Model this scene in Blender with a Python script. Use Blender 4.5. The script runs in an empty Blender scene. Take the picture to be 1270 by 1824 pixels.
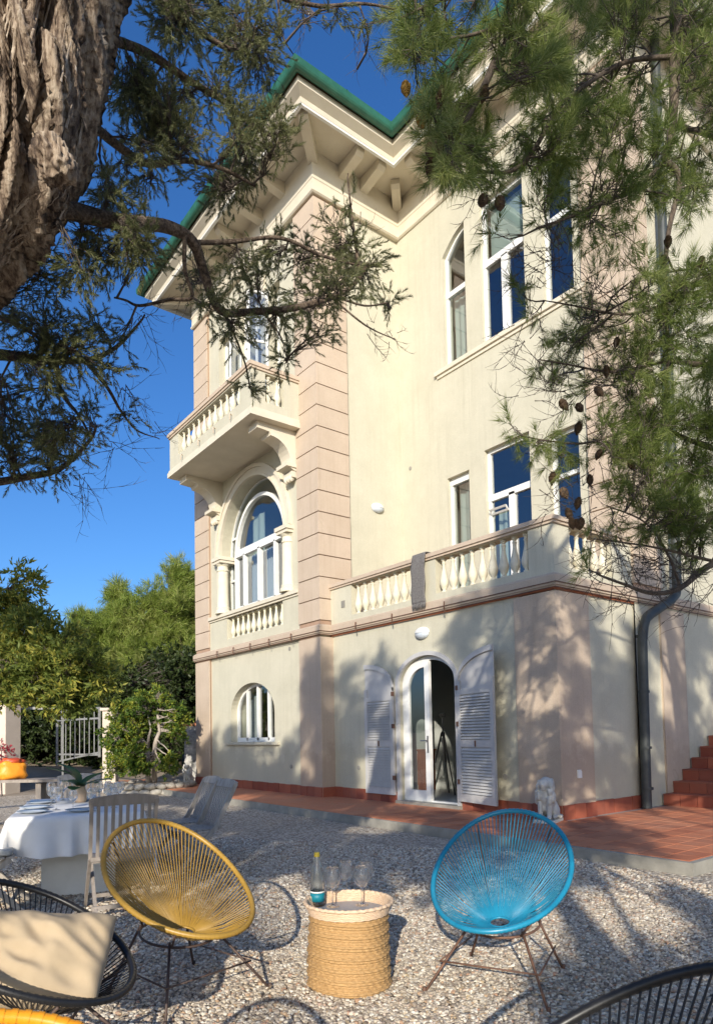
import bpy, bmesh, math, random
import numpy as np
from mathutils import Vector, Matrix, noise
from mathutils.geometry import tessellate_polygon

RNG = np.random.RandomState(7)
random.seed(7)
SC = bpy.context.scene
COL = SC.collection
R = math.radians

# ------------------------------------------------------------------ camera
H_CAM = 1.4
_f, _cy, _yaw, _pitch, _roll = 1207.66, 1245.18, 0.6594, 0.052575, -0.01909
_c, _s = math.cos(_yaw), math.sin(_yaw)
DV = Vector((_c, _s, 0)); DU = Vector((-_s, _c, 0))
def _towards(v):            # heading frame (right, ahead, up) -> world axes, which follow the villa's walls
    return Vector((DV.dot(v), DU.dot(v), v.z))
_fw = Vector((0, math.cos(_pitch), math.sin(_pitch))); _up = Vector((0, -math.sin(_pitch), math.cos(_pitch))); _rt = Vector((1, 0, 0))
_r2 = math.cos(_roll) * _rt + math.sin(_roll) * _up
_u2 = -math.sin(_roll) * _rt + math.cos(_roll) * _up
CR, CU, CF = _towards(_r2), _towards(_u2), _towards(_fw)
CAM_POS = Vector((0, 0, H_CAM))
cam = bpy.data.cameras.new('camera'); cam_ob = bpy.data.objects.new('camera', cam); COL.objects.link(cam_ob)
cam_ob.matrix_world = Matrix(((CR.x, CU.x, -CF.x, 0), (CR.y, CU.y, -CF.y, 0), (CR.z, CU.z, -CF.z, H_CAM), (0, 0, 0, 1)))
cam.sensor_fit = 'HORIZONTAL'; cam.sensor_width = 36; cam.lens = 36 * _f / 1270
cam.shift_y = (_cy - 912) / 1270
cam.clip_start = 0.05; cam.clip_end = 2000
SC.camera = cam_ob
def at(x, y, d):            # survey point: pixel of the photograph and its distance ahead -> metres
    return CAM_POS + d * ((x - 635) / _f * CR - (y - _cy) / _f * CU + CF)

# ------------------------------------------------------------------ sky, sun, exposure
SUN_EL = R(20.2)
SUN_DIR = Vector((math.cos(SUN_EL) * .7071, math.cos(SUN_EL) * .7071, -math.sin(SUN_EL)))   # the way the light travels
world = bpy.data.worlds.new("World"); SC.world = world; world.use_nodes = True
wn = world.node_tree; wn.nodes.clear()
sky = wn.nodes.new('ShaderNodeTexSky'); sky.sky_type = 'NISHITA'; sky.sun_disc = False
sky.sun_elevation = SUN_EL; sky.sun_rotation = R(225); sky.altitude = 100; sky.air_density = 1.0; sky.dust_density = 2.0; sky.ozone_density = 6.0
hs = wn.nodes.new('ShaderNodeHueSaturation'); hs.inputs['Saturation'].default_value = 1.13; hs.inputs['Hue'].default_value = 0.505; hs.inputs['Value'].default_value = 1.0
bg = wn.nodes.new('ShaderNodeBackground'); bg.inputs['Strength'].default_value = 0.15
wo = wn.nodes.new('ShaderNodeOutputWorld')
wn.links.new(sky.outputs[0], hs.inputs['Color']); wn.links.new(hs.outputs[0], bg.inputs[0]); wn.links.new(bg.outputs[0], wo.inputs[0])
sun = bpy.data.lights.new('sun', 'SUN'); sun.energy = 4.2; sun.angle = R(0.53); sun.color = (1.0, 0.92, 0.79)
sun_ob = bpy.data.objects.new('sun', sun); COL.objects.link(sun_ob)
sun_ob.rotation_euler = SUN_DIR.to_track_quat('-Z', 'Y').to_euler(); sun_ob.location = (-20, -20, 20)
SC.view_settings.view_transform = 'Standard'; SC.view_settings.look = 'None'
SC.view_settings.exposure = 0.40; SC.view_settings.gamma = 1.0; SC.view_settings.use_curve_mapping = False
SC.cycles.max_bounces = 8; SC.cycles.transparent_max_bounces = 16; SC.cycles.caustics_reflective = False; SC.cycles.caustics_refractive = False
SC.cycles.sample_clamp_indirect = 6

# ------------------------------------------------------------------ object helpers
WL = {}                      # world position of an unrotated Empty
def tag(o, label=None, cat=None, group=None, kind=None):
    if label: o['label'] = label
    if cat: o['category'] = cat
    if group: o['group'] = group
    if kind: o['kind'] = kind
    return o
def thing(name, label, cat, loc=(0, 0, 0), rz=0, group=None):
    o = bpy.data.objects.new(name, None); COL.objects.link(o)
    o.location = loc; o.rotation_euler = (0, 0, rz); o.empty_display_size = .2
    WL[o.name] = Vector(loc)
    return tag(o, label, cat, group)
def copy_tree(o, parent=None):
    c = o.copy(); COL.objects.link(c)
    if parent: c.parent = parent
    for ch in list(o.children): copy_tree(ch, c)
    return c
def link_mesh(me, name, mat, parent=None, absolute=False, smooth=False, kind=None, loc=None):
    me.name = name
    if mat is not None and not me.materials:
        for m in (mat if isinstance(mat, (list, tuple)) else [mat]): me.materials.append(m)
    if smooth: me.shade_smooth()
    o = bpy.data.objects.new(name, me); COL.objects.link(o)
    if parent:
        o.parent = parent
        if absolute:         # vertices are in world metres; parent is an unrotated Empty, or a mesh that sits at the world origin
            o.matrix_parent_inverse = Matrix.Translation(-WL.get(parent.name, Vector((0, 0, 0))))
            WL[o.name] = Vector((0, 0, 0))
    if loc is not None: o.location = loc
    if kind: o['kind'] = kind
    return o
class MB:
    def __init__(s): s.v = []; s.f = []; s.mi = []; s.cm = 0
    def add(s, vs, fs):
        b = len(s.v); s.v += [tuple(p) for p in vs]
        s.f += [tuple(b + i for i in f) for f in fs]; s.mi += [s.cm] * len(fs)
    def hexa(s, p): s.add(p, [(0, 3, 2, 1), (4, 5, 6, 7), (0, 1, 5, 4), (1, 2, 6, 5), (2, 3, 7, 6), (3, 0, 4, 7)])
    def box(s, c, size, M=None):
        x, y, z = size[0] / 2, size[1] / 2, size[2] / 2
        ps = [Vector(q) for q in ((-x, -y, -z), (x, -y, -z), (x, y, -z), (-x, y, -z), (-x, -y, z), (x, -y, z), (x, y, z), (-x, y, z))]
        if M: ps = [M @ q for q in ps]
        s.hexa([q + Vector(c) for q in ps])
    def bar(s, a, b, w, h, up=(0, 0, 1)):       # a rectangular bar from a to b
        a, b = Vector(a), Vector(b); d = (b - a).normalized(); u = Vector(up)
        sd = d.cross(u)
        if sd.length < 1e-4: sd = d.cross(Vector((1, 0, 0)))
        sd.normalize(); u = sd.cross(d)
        q = lambda p, i, j: p + sd * (i * w / 2) + u * (j * h / 2)
        s.hexa([q(a, -1, -1), q(a, 1, -1), q(b, 1, -1), q(b, -1, -1), q(a, -1, 1), q(a, 1, 1), q(b, 1, 1), q(b, -1, 1)])
    def tube(s, pts, rad, n=8, closed=False, cap=True):
        pts = [Vector(p) for p in pts]; m = len(pts)
        rad = [rad] * m if not hasattr(rad, '__len__') else rad
        nrm = None; rings = []
        for i in range(m):
            if closed: t = pts[(i + 1) % m] - pts[i - 1]
            else: t = pts[min(i + 1, m - 1)] - pts[max(i - 1, 0)]
            if t.length < 1e-9: t = Vector((0, 0, 1))
            t.normalize()
            if nrm is None:
                nrm = t.orthogonal().normalized()
            else:
                nrm = nrm - t * nrm.dot(t)
                nrm = nrm.normalized() if nrm.length > 1e-6 else t.orthogonal().normalized()
            bn = t.cross(nrm)
            rings.append([pts[i] + rad[i] * (math.cos(2 * math.pi * k / n) * nrm + math.sin(2 * math.pi * k / n) * bn) for k in range(n)])
        vs = [p for r in rings for p in r]; fs = []
        for i in range(m if closed else m - 1):
            a, b = i * n, ((i + 1) % m) * n
            for k in range(n): fs.append((a + k, a + (k + 1) % n, b + (k + 1) % n, b + k))
        if cap and not closed:
            fs.append(tuple(range(n - 1, -1, -1))); fs.append(tuple((m - 1) * n + k for k in range(n)))
        s.add(vs, fs)
    def lathe(s, prof, n=16, c=(0, 0, 0), cap=True):   # prof: (radius, z)
        cx, cy, cz = c; vs = []; fs = []
        for r, z in prof:
            for k in range(n):
                a = 2 * math.pi * k / n; vs.append((cx + r * math.cos(a), cy + r * math.sin(a), cz + z))
        for i in range(len(prof) - 1):
            for k in range(n): fs.append((i * n + k, i * n + (k + 1) % n, (i + 1) * n + (k + 1) % n, (i + 1) * n + k))
        if cap:
            if prof[0][0] > 1e-5: fs.append(tuple(range(n - 1, -1, -1)))
            if prof[-1][0] > 1e-5: fs.append(tuple((len(prof) - 1) * n + k for k in range(n)))
        s.add(vs, fs)
    def prism(s, poly, z0, z1):                  # plan polygon -> upright prism
        n = len(poly)
        vs = [(p[0], p[1], z0) for p in poly] + [(p[0], p[1], z1) for p in poly]
        fs = [(i, (i + 1) % n, n + (i + 1) % n, n + i) for i in range(n)]
        for t in tessellate_polygon([[Vector((p[0], p[1], 0)) for p in poly]]):
            fs.append(tuple(t)); fs.append(tuple(n + i for i in reversed(t)))
        s.add(vs, fs)
    def ellipsoid(s, c, r, M=None, n=14, m=8):
        vs = []; fs = []
        for i in range(m + 1):
            th = math.pi * i / m
            for k in range(n):
                a = 2 * math.pi * k / n
                p = Vector((r[0] * math.sin(th) * math.cos(a), r[1] * math.sin(th) * math.sin(a), r[2] * math.cos(th)))
                if M: p = M @ p
                vs.append(p + Vector(c))
        for i in range(m):
            for k in range(n): fs.append((i * n + k, (i + 1) * n + k, (i + 1) * n + (k + 1) % n, i * n + (k + 1) % n))
        s.add(vs, fs)
    def mesh(s):
        me = bpy.data.meshes.new('m'); me.from_pydata(s.v, [], s.f)
        if any(s.mi): me.polygons.foreach_set('material_index', s.mi)
        me.update(); return me
    def build(s, name, mat, parent=None, absolute=False, smooth=False, kind=None, loc=None):
        return link_mesh(s.mesh(), name, mat, parent, absolute, smooth, kind, loc)
def fix_normals(o):
    bm = bmesh.new(); bm.from_mesh(o.data); bmesh.ops.recalc_face_normals(bm, faces=bm.faces); bm.to_mesh(o.data); bm.free()
def smooth_by_angle(o, ang=35):
    o.data.shade_smooth()
    try: o.data.set_sharp_from_angle(angle=R(ang))
    except Exception: pass
def repeat(src, parent, loc=None, M=None, absolute=False):    # an object of its own sharing src's mesh
    o = src.copy(); COL.objects.link(o); o.parent = parent
    if absolute:
        o.matrix_parent_inverse = Matrix.Translation(-WL.get(parent.name, Vector((0, 0, 0)))); WL[o.name] = Vector((0, 0, 0))
    if loc is not None: o.location = loc
    if M is not None: o.matrix_basis = M
    return o
def np_mesh(V, F):                                # V (n,3), F (m,3) arrays
    me = bpy.data.meshes.new('m'); nv, nf = len(V), len(F)
    me.vertices.add(nv); me.vertices.foreach_set('co', np.ascontiguousarray(V, np.float32).ravel())
    me.loops.add(nf * 3); me.loops.foreach_set('vertex_index', np.ascontiguousarray(F, np.int32).ravel())
    me.polygons.add(nf); me.polygons.foreach_set('loop_start', np.arange(0, nf * 3, 3, dtype=np.int32))
    me.polygons.foreach_set('loop_total', np.full(nf, 3, np.int32))
    me.update(calc_edges=True); me.validate(); return me

# ------------------------------------------------------------------ materials
def nodes(name):
    m = bpy.data.materials.new(name); m.use_nodes = True; nt = m.node_tree; nt.nodes.clear()
    out = nt.nodes.new('ShaderNodeOutputMaterial'); b = nt.nodes.new('ShaderNodeBsdfPrincipled'); nt.links.new(b.outputs[0], out.inputs[0])
    return m, nt, b, out
def N(nt, t, **kw):
    n = nt.nodes.new(t)
    for k, v in kw.items():
        if k.startswith('_'): setattr(n, k[1:], v)
        else: n.inputs[k.replace('9', ' ')].default_value = v
    return n
def ramp(nt, fac, stops):
    r = nt.nodes.new('ShaderNodeValToRGB'); e = r.color_ramp.elements
    while len(e) < len(stops): e.new(.5)
    for i, (p, c) in enumerate(stops): e[i].position = p; e[i].color = (c[0], c[1], c[2], 1)
    nt.links.new(fac, r.inputs[0]); return r.outputs[0]
def mixc(nt, fac, a, b, mode='MIX'):
    m = nt.nodes.new('ShaderNodeMix'); m.data_type = 'RGBA'; m.blend_type = mode
    for sock, val in ((0, fac), (6, a), (7, b)):
        if hasattr(val, 'is_linked') or hasattr(val, 'links'): nt.links.new(val, m.inputs[sock])
        elif isinstance(val, (int, float)): m.inputs[sock].default_value = val
        else: m.inputs[sock].default_value = (val[0], val[1], val[2], 1)
    return m.outputs[2]
def coords(nt, obj=False):
    if obj: return nt.nodes.new('ShaderNodeTexCoord').outputs['Object']
    return nt.nodes.new('ShaderNodeNewGeometry').outputs['Position']
def noise_tex(nt, vec, scale, detail=4, rough=.55, stretch=None):
    n = N(nt, 'ShaderNodeTexNoise', Scale=scale, Detail=detail, Roughness=rough)
    if stretch:
        mp = nt.nodes.new('ShaderNodeMapping'); mp.inputs['Scale'].default_value = stretch
        nt.links.new(vec, mp.inputs[0]); vec = mp.outputs[0]
    nt.links.new(vec, n.inputs['Vector']); return n.outputs['Fac']
def bump(nt, b, h, strength=.3, dist=.01):
    n = N(nt, 'ShaderNodeBump', Strength=strength, Distance=dist); nt.links.new(h, n.inputs['Height']); nt.links.new(n.outputs[0], b.inputs['Normal'])
def basic(name, c1, c2=None, scale=3, rough=.7, bscale=0, bstr=.2, bdist=.005, obj=False, metal=0, stretch=None, spec=None, stain=0):
    m, nt, b, out = nodes(name); vec = coords(nt, obj)
    b.inputs['Roughness'].default_value = rough; b.inputs['Metallic'].default_value = metal
    if spec is not None: b.inputs['Specular IOR Level'].default_value = spec
    if c2 is None: b.inputs['Base Color'].default_value = (*c1, 1)
    else:
        f = noise_tex(nt, vec, scale, 6, .6, stretch)
        col = ramp(nt, f, [(.3, c1), (.7, c2)])
        if stain:
            g = noise_tex(nt, vec, .8, 5, .65, (1, 1, .35))
            col = mixc(nt, ramp(nt, g, [(.45, (0, 0, 0)), (.75, (stain,) * 3)]), col, tuple(.6 * q for q in c1))
        nt.links.new(col, b.inputs['Base Color'])
    if bscale: bump(nt, b, noise_tex(nt, vec, bscale, 3, .6, stretch), bstr, bdist)
    return m
def leafy(name, c1, c2, c3=None, trans=.35, rough=.5, scale=1.2):
    m, nt, b, out = nodes(name); vec = coords(nt)
    g = nt.nodes.new('ShaderNodeNewGeometry')
    f = noise_tex(nt, vec, scale, 3)
    mx = N(nt, 'ShaderNodeMath', _operation='ADD'); nt.links.new(f, mx.inputs[0])
    sc = N(nt, 'ShaderNodeMath', _operation='MULTIPLY'); nt.links.new(g.outputs['Random Per Island'], sc.inputs[0]); sc.inputs[1].default_value = .5
    nt.links.new(sc.outputs[0], mx.inputs[1])
    st = [(.45, c1), (.8, c2)] + ([(.98, c3)] if c3 else [])
    col = ramp(nt, mx.outputs[0], st)
    nt.links.new(col, b.inputs['Base Color']); b.inputs['Roughness'].default_value = rough
    b.inputs['Specular IOR Level'].default_value = .3
    tr = nt.nodes.new('ShaderNodeBsdfTranslucent'); nt.links.new(col, tr.inputs[0])
    ms = nt.nodes.new('ShaderNodeMixShader'); ms.inputs[0].default_value = trans
    nt.links.new(b.outputs[0], ms.inputs[1]); nt.links.new(tr.outputs[0], ms.inputs[2]); nt.links.new(ms.outputs[0], out.inputs[0])
    return m
M = {}
def stucco(name, c1, c2, dirt):
    m, nt, b, out = nodes(name); vec = coords(nt); b.inputs['Roughness'].default_value = .92; b.inputs['Specular IOR Level'].default_value = .2
    col = ramp(nt, noise_tex(nt, vec, 1.4, 8, .68), [(.32, c1), (.68, c2)])
    fine = noise_tex(nt, vec, 55, 4, .7); col = mixc(nt, ramp(nt, fine, [(.35, (.28,) * 3), (.6, (0, 0, 0))]), col, tuple(.72 * q for q in c1))
    st = noise_tex(nt, vec, 2.6, 6, .7, (3.2, 3.2, .16)); big = noise_tex(nt, vec, .45, 4, .6)
    oi = nt.nodes.new('ShaderNodeObjectInfo'); col = mixc(nt, ramp(nt, oi.outputs['Random'], [(0, (0, 0, 0)), (1, (.22,) * 3)]), col, tuple(.72 * q for q in c1))   # each block mixed a little differently
    sz = nt.nodes.new('ShaderNodeSeparateXYZ'); nt.links.new(vec, sz.inputs[0])
    sa = N(nt, 'ShaderNodeMath', _operation='MULTIPLY_ADD'); nt.links.new(noise_tex(nt, vec, 2.2, 6, .7), sa.inputs[0]); sa.inputs[1].default_value = -1.9; nt.links.new(sz.outputs[2], sa.inputs[2])
    col = mixc(nt, ramp(nt, sa.outputs[0], [(.0, (.45,) * 3), (.22, (0, 0, 0))]), col, dirt)                                       # rain splash above the skirting
    cw = N(nt, 'ShaderNodeTexVoronoi', _feature='DISTANCE_TO_EDGE', Scale=.32); wv = nt.nodes.new('ShaderNodeVectorMath'); wv.operation = 'ADD'; nz_ = N(nt, 'ShaderNodeTexNoise', Scale=1.6, Detail=4); nt.links.new(vec, nz_.inputs['Vector']); nt.links.new(vec, wv.inputs[0]); nt.links.new(nz_.outputs['Color'], wv.inputs[1]); nt.links.new(wv.outputs[0], cw.inputs['Vector'])
    ck = N(nt, 'ShaderNodeMath', _operation='MULTIPLY'); nt.links.new(ramp(nt, cw.outputs['Distance'], [(.0015, (.28,) * 3), (.005, (0, 0, 0))]), ck.inputs[0]); nt.links.new(ramp(nt, noise_tex(nt, vec, .7, 3), [(.56, (0, 0, 0)), (.66, (1, 1, 1))]), ck.inputs[1])
    col = mixc(nt, ck.outputs[0], col, tuple(.55 * q for q in dirt))                                                               # hairline cracks
    mu = N(nt, 'ShaderNodeMath', _operation='MULTIPLY'); nt.links.new(ramp(nt, st, [(.5, (0, 0, 0)), (.78, (1, 1, 1))]), mu.inputs[0]); nt.links.new(ramp(nt, big, [(.38, (.15,) * 3), (.7, (.75,) * 3)]), mu.inputs[1])
    col = mixc(nt, mu.outputs[0], col, dirt); nt.links.new(col, b.inputs['Base Color'])
    sm = N(nt, 'ShaderNodeMath', _operation='MULTIPLY_ADD'); nt.links.new(noise_tex(nt, vec, 6, 4), sm.inputs[0]); sm.inputs[1].default_value = 1.5; nt.links.new(fine, sm.inputs[2])
    bump(nt, b, sm.outputs[0], .55, .007); return m
M['stucco'] = stucco('cream_roughcast', (.53, .50, .385), (.61, .575, .45), (.41, .38, .28))
M['pink'] = stucco('pink_render', (.515, .41, .31), (.59, .48, .37), (.38, .29, .21))
M['joint'] = basic('quoin_joint', (.34, .22, .15), (.40, .27, .19), 4, .9)
M['trim'] = basic('cornice_cream', (.60, .54, .42), (.67, .61, .485), 3, .85, 40, .12, .004, stain=.10)
M['white'] = basic('white_paint', (.72, .72, .68), (.78, .78, .75), 5, .45, obj=False)
M['baluster'] = basic('baluster_cream', (.62, .57, .43), (.70, .65, .51), 6, .8, 60, .1, .002)
M['shutter'] = basic('grey_white_shutter', (.46, .45, .435), (.53, .52, .50), 5, .5)
M['green'] = basic('green_gutter', (.018, .10, .06), (.035, .15, .095), 6, .5, stain=.5)
M['iron'] = basic('dark_iron', (.05, .035, .03), (.10, .06, .045), 20, .6)
M['rust'] = basic('rusty_iron', (.09, .05, .035), (.20, .10, .06), 14, .7)
M['pipe'] = basic('green_grey_zinc', (.028, .034, .034), (.055, .062, .06), 8, .55, 30, .1)
M['roof'] = basic('clay_roof', (.30, .12, .07), (.40, .18, .10), 5, .85, 30, .4)
def tile_mat(name, c1, c2, rough, worn):
    m, nt, b, out = nodes(name); vec = coords(nt); b.inputs['Roughness'].default_value = rough
    oi = nt.nodes.new('ShaderNodeObjectInfo'); f = N(nt, 'ShaderNodeMath', _operation='MULTIPLY_ADD'); nt.links.new(oi.outputs['Random'], f.inputs[0]); f.inputs[1].default_value = .55
    g = N(nt, 'ShaderNodeMath', _operation='MULTIPLY'); nt.links.new(noise_tex(nt, vec, 5, 6, .65), g.inputs[0]); g.inputs[1].default_value = .5; nt.links.new(g.outputs[0], f.inputs[2])
    col = ramp(nt, f.outputs[0], [(.15, c1), (.8, c2)]); col = mixc(nt, ramp(nt, noise_tex(nt, vec, 1.1, 7, .7), [(.48, (0, 0, 0)), (.75, (.45,) * 3)]), col, worn)
    nt.links.new(col, b.inputs['Base Color']); bump(nt, b, noise_tex(nt, vec, 40, 4), .2, .003); return m
M['terracotta'] = tile_mat('terracotta_tile', (.34, .10, .045), (.54, .20, .095), .75, (.42, .27, .18))
M['terracotta_dark'] = tile_mat('glazed_red_tile', (.20, .045, .026), (.34, .095, .05), .55, (.26, .13, .09))
M['grout'] = basic('grey_grout', (.30, .24, .20), (.38, .31, .26), 9, .9)
M['concrete'] = basic('grey_concrete', (.22, .21, .18), (.36, .34, .29), 4, .9, 60, .5, .008, stain=.5)
M['stone'] = basic('pale_stone', (.22, .20, .17), (.44, .41, .35), 9, .85, 40, .6, .01, stain=.3)
M['statue'] = basic('white_statue', (.42, .40, .35), (.66, .64, .58), 7, .8, 50, .5, .006, stain=.45)
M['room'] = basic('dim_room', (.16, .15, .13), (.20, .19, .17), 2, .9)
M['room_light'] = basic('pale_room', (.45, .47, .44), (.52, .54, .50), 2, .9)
M['teak'] = basic('weathered_teak', (.22, .19, .16), (.36, .31, .27), 3, .75, 30, .3, .003, obj=True, stretch=(6, 6, .8))
M['greywood'] = basic('silver_wood', (.29, .255, .215), (.46, .415, .36), 3, .75, 30, .3, .003, obj=True, stretch=(6, 6, .8))
M['tablewhite'] = basic('white_concrete_leg', (.62, .62, .60), (.72, .72, .70), 5, .7, 40, .2, .003)
M['linen'] = basic('white_linen', (.76, .75, .73), (.82, .81, .79), 9, .9, 160, .1, .001)
M['beige'] = basic('beige_cotton', (.40, .31, .20), (.46, .36, .24), 7, .9, 220, .2, .0015)
M['stripe'] = basic('grey_seat_pad', (.25, .26, .26), (.55, .54, .50), 30, .9, obj=True, stretch=(1, 8, 1))
M['blanket'] = basic('grey_knit', (.10, .09, .085), (.21, .20, .19), 40, .95, 60, .8, .006)
M['blue_cord'] = basic('blue_pvc', (.012, .20, .34), (.02, .27, .43), 8, .35)
M['mustard_cord'] = basic('mustard_pvc', (.34, .20, .032), (.42, .255, .05), 8, .4)
M['black_cord'] = basic('black_pvc', (.012, .012, .013), (.02, .02, .022), 8, .38)
M['orange_cord'] = basic('orange_pvc', (.75, .28, .01), (.82, .34, .02), 8, .35)
M['wood_red'] = basic('red_brown_wood', (.24, .075, .03), (.34, .12, .05), 4, .4, stretch=(4, 4, .6))
M['black'] = basic('black_plastic', (.02, .02, .02), None, rough=.5)
M['steel'] = basic('grey_metal', (.25, .25, .26), None, rough=.35, metal=.8)
M['yellow_cap'] = basic('yellow_cap', (.62, .46, .05), None, rough=.4)
M['teal_label'] = basic('teal_label', (.0, .16, .22), (.01, .20, .26), 30, .5)
M['porcelain'] = basic('porcelain', (.60, .66, .72), None, rough=.2)
M['bagorange'] = basic('orange_bag', (.80, .26, .015), (.90, .42, .04), 5, .45, 12, .4, .02)
M['bagred'] = basic('red_bag_top', (.45, .05, .02), (.62, .12, .03), 6, .5, 12, .3, .02)
M['gatepaint'] = basic('pale_gate_paint', (.20, .20, .19), (.28, .28, .27), 9, .5)
M['cream_pillar'] = basic('cream_pillar', (.52, .44, .36), (.60, .52, .43), 3, .9, 50, .3, .006, stain=.2)
M['straw'] = basic('pale_rattan', (.62, .44, .29), (.72, .54, .38), 30, .6, 90, .3, .002, obj=True)
M['traygrey'] = basic('grey_tray_base', (.22, .24, .28), (.30, .32, .36), 6, .35)
def glass_pane(name, tint=(.75, .8, .8), refl=.20):
    m, nt, b, out = nodes(name); nt.nodes.remove(b)
    tr = N(nt, 'ShaderNodeBsdfTransparent'); tr.inputs[0].default_value = (*tint, 1)
    gl = N(nt, 'ShaderNodeBsdfGlossy', Roughness=.012); gl.inputs[0].default_value = (.95, .97, 1, 1)
    lw = N(nt, 'ShaderNodeLayerWeight', Blend=.5); pw = N(nt, 'ShaderNodeMath', _operation='POWER'); nt.links.new(lw.outputs['Facing'], pw.inputs[0]); pw.inputs[1].default_value = 4
    ad = N(nt, 'ShaderNodeMath', _operation='MULTIPLY_ADD'); ad.inputs[1].default_value = .7; ad.inputs[2].default_value = refl
    # slow ripple of the pane
    n = noise_tex(nt, coords(nt), 1.3, 2); bp = N(nt, 'ShaderNodeBump', Strength=.06, Distance=.05); nt.links.new(n, bp.inputs['Height']); nt.links.new(bp.outputs[0], gl.inputs['Normal'])
    nt.links.new(pw.outputs[0], ad.inputs[0])
    ms = nt.nodes.new('ShaderNodeMixShader'); nt.links.new(ad.outputs[0], ms.inputs[0]); nt.links.new(tr.outputs[0], ms.inputs[1]); nt.links.new(gl.outputs[0], ms.inputs[2])
    nt.links.new(ms.outputs[0], out.inputs[0]); return m
M['pane'] = glass_pane('window_glass')
def drink_glass(name, tint):
    m, nt, b, out = nodes(name)
    b.inputs['Base Color'].default_value = (*tint, 1); b.inputs['Roughness'].default_value = .02; b.inputs['Transmission Weight'].default_value = 1; b.inputs['IOR'].default_value = 1.45
    lp = nt.nodes.new('ShaderNodeBsdfTransparent'); ms = nt.nodes.new('ShaderNodeMixShader'); ms.inputs[0].default_value = .45
    nt.links.new(b.outputs[0], ms.inputs[2]); nt.links.new(lp.outputs[0], ms.inputs[1]); ms.inputs[0].default_value = .6
    nt.links.new(ms.outputs[0], out.inputs[0]); return m
M['drinkglass'] = drink_glass('clear_glass', (.97, .99, 1)); M['bottleglass'] = drink_glass('bottle_glass', (.90, .97, .97))
M['curtain'] = leafy('white_curtain', (.72, .74, .74), (.78, .80, .80), None, .4, .9)
M['curtain_green'] = leafy('pale_green_curtain', (.50, .60, .55), (.58, .68, .62), None, .3, .9)
# seagrass weave
def seagrass():
    m, nt, b, out = nodes('seagrass_weave'); vec = coords(nt, True)
    f = noise_tex(nt, vec, 60, 3, .6, (1, 1, 2.5)); g = noise_tex(nt, vec, 5, 3)
    col = mixc(nt, g, ramp(nt, f, [(.3, (.22, .12, .045)), (.72, (.60, .375, .165))]), (.44, .27, .11))
    nt.links.new(col, b.inputs['Base Color']); b.inputs['Roughness'].default_value = .75
    bump(nt, b, f, .5, .003); return m
M['seagrass'] = seagrass()
def bark(name, stops, sc=3, stretch=(5, 5, .7), bs=.8):
    m, nt, b, out = nodes(name); vec = coords(nt)
    f = noise_tex(nt, vec, sc, 8, .65, stretch); g = noise_tex(nt, vec, sc * 4, 6, .7, stretch)
    mx = N(nt, 'ShaderNodeMath', _operation='MULTIPLY_ADD'); nt.links.new(g, mx.inputs[0]); mx.inputs[1].default_value = .5; 
    h = N(nt, 'ShaderNodeMath', _operation='MULTIPLY'); nt.links.new(f, h.inputs[0]); h.inputs[1].default_value = .55; nt.links.new(h.outputs[0], mx.inputs[2])
    nt.links.new(ramp(nt, mx.outputs[0], stops), b.inputs['Base Color']); b.inputs['Roughness'].default_value = .9
    bump(nt, b, mx.outputs[0], bs, .02); return m
M['bark'] = bark('juniper_bark', [(.40, (.035, .022, .016)), (.48, (.17, .12, .085)), (.58, (.42, .33, .245)), (.72, (.68, .59, .48))], 3.2, (4, 4, .5), 1.0)
M['barkstrip'] = bark('pale_loose_bark', [(.38, (.10, .065, .045)), (.5, (.34, .26, .19)), (.66, (.62, .53, .43))], 5, (4, 4, 1), .4)
M['limbbark'] = bark('limb_bark', [(.40, (.03, .02, .015)), (.52, (.12, .085, .06)), (.68, (.30, .23, .17))], 7, (3, 3, 3), 1.0)
M['pinebark'] = bark('pine_bark', [(.38, (.06, .045, .035)), (.6, (.17, .13, .10)), (.75, (.26, .21, .17))], 6, (3, 3, 1))
M['twig'] = basic('grey_twig', (.07, .055, .045), (.15, .12, .10), 8, .9)
M['paletwig'] = basic('pale_trunk', (.30, .25, .20), (.44, .38, .32), 8, .9, 20, .5, .01)
M['juniper'] = leafy('juniper_foliage', (.10, .115, .055), (.21, .23, .10), (.36, .36, .19), .45, .38)
M['pineneedle'] = leafy('pine_needles', (.12, .175, .04), (.24, .30, .08), (.42, .45, .17), .5, .36)
M['fargreen'] = leafy('bright_pine_foliage', (.13, .19, .03), (.26, .33, .06), (.36, .38, .12), .4, scale=.8)
M['broadleaf'] = leafy('olive_green_leaves', (.10, .14, .03), (.21, .26, .055), (.46, .42, .08), .45)
M['shrubleaf'] = leafy('shrub_leaves', (.05, .10, .02), (.12, .19, .03), (.35, .36, .05), .35, scale=3)
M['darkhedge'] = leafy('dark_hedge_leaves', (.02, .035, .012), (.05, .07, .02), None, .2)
M['plantleaf'] = leafy('plant_leaf', (.03, .08, .03), (.06, .13, .05), None, .25, .35)
M['flower'] = leafy('red_flowers', (.35, .03, .05), (.5, .08, .10), None, .3)
M['cone'] = basic('brown_cone', (.055, .035, .022), (.16, .10, .055), 40, .8, 60, .8, .006)
M['cone_gold'] = basic('golden_cone', (.28, .15, .03), (.45, .27, .06), 40, .7, 60, .8, .006)

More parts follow.
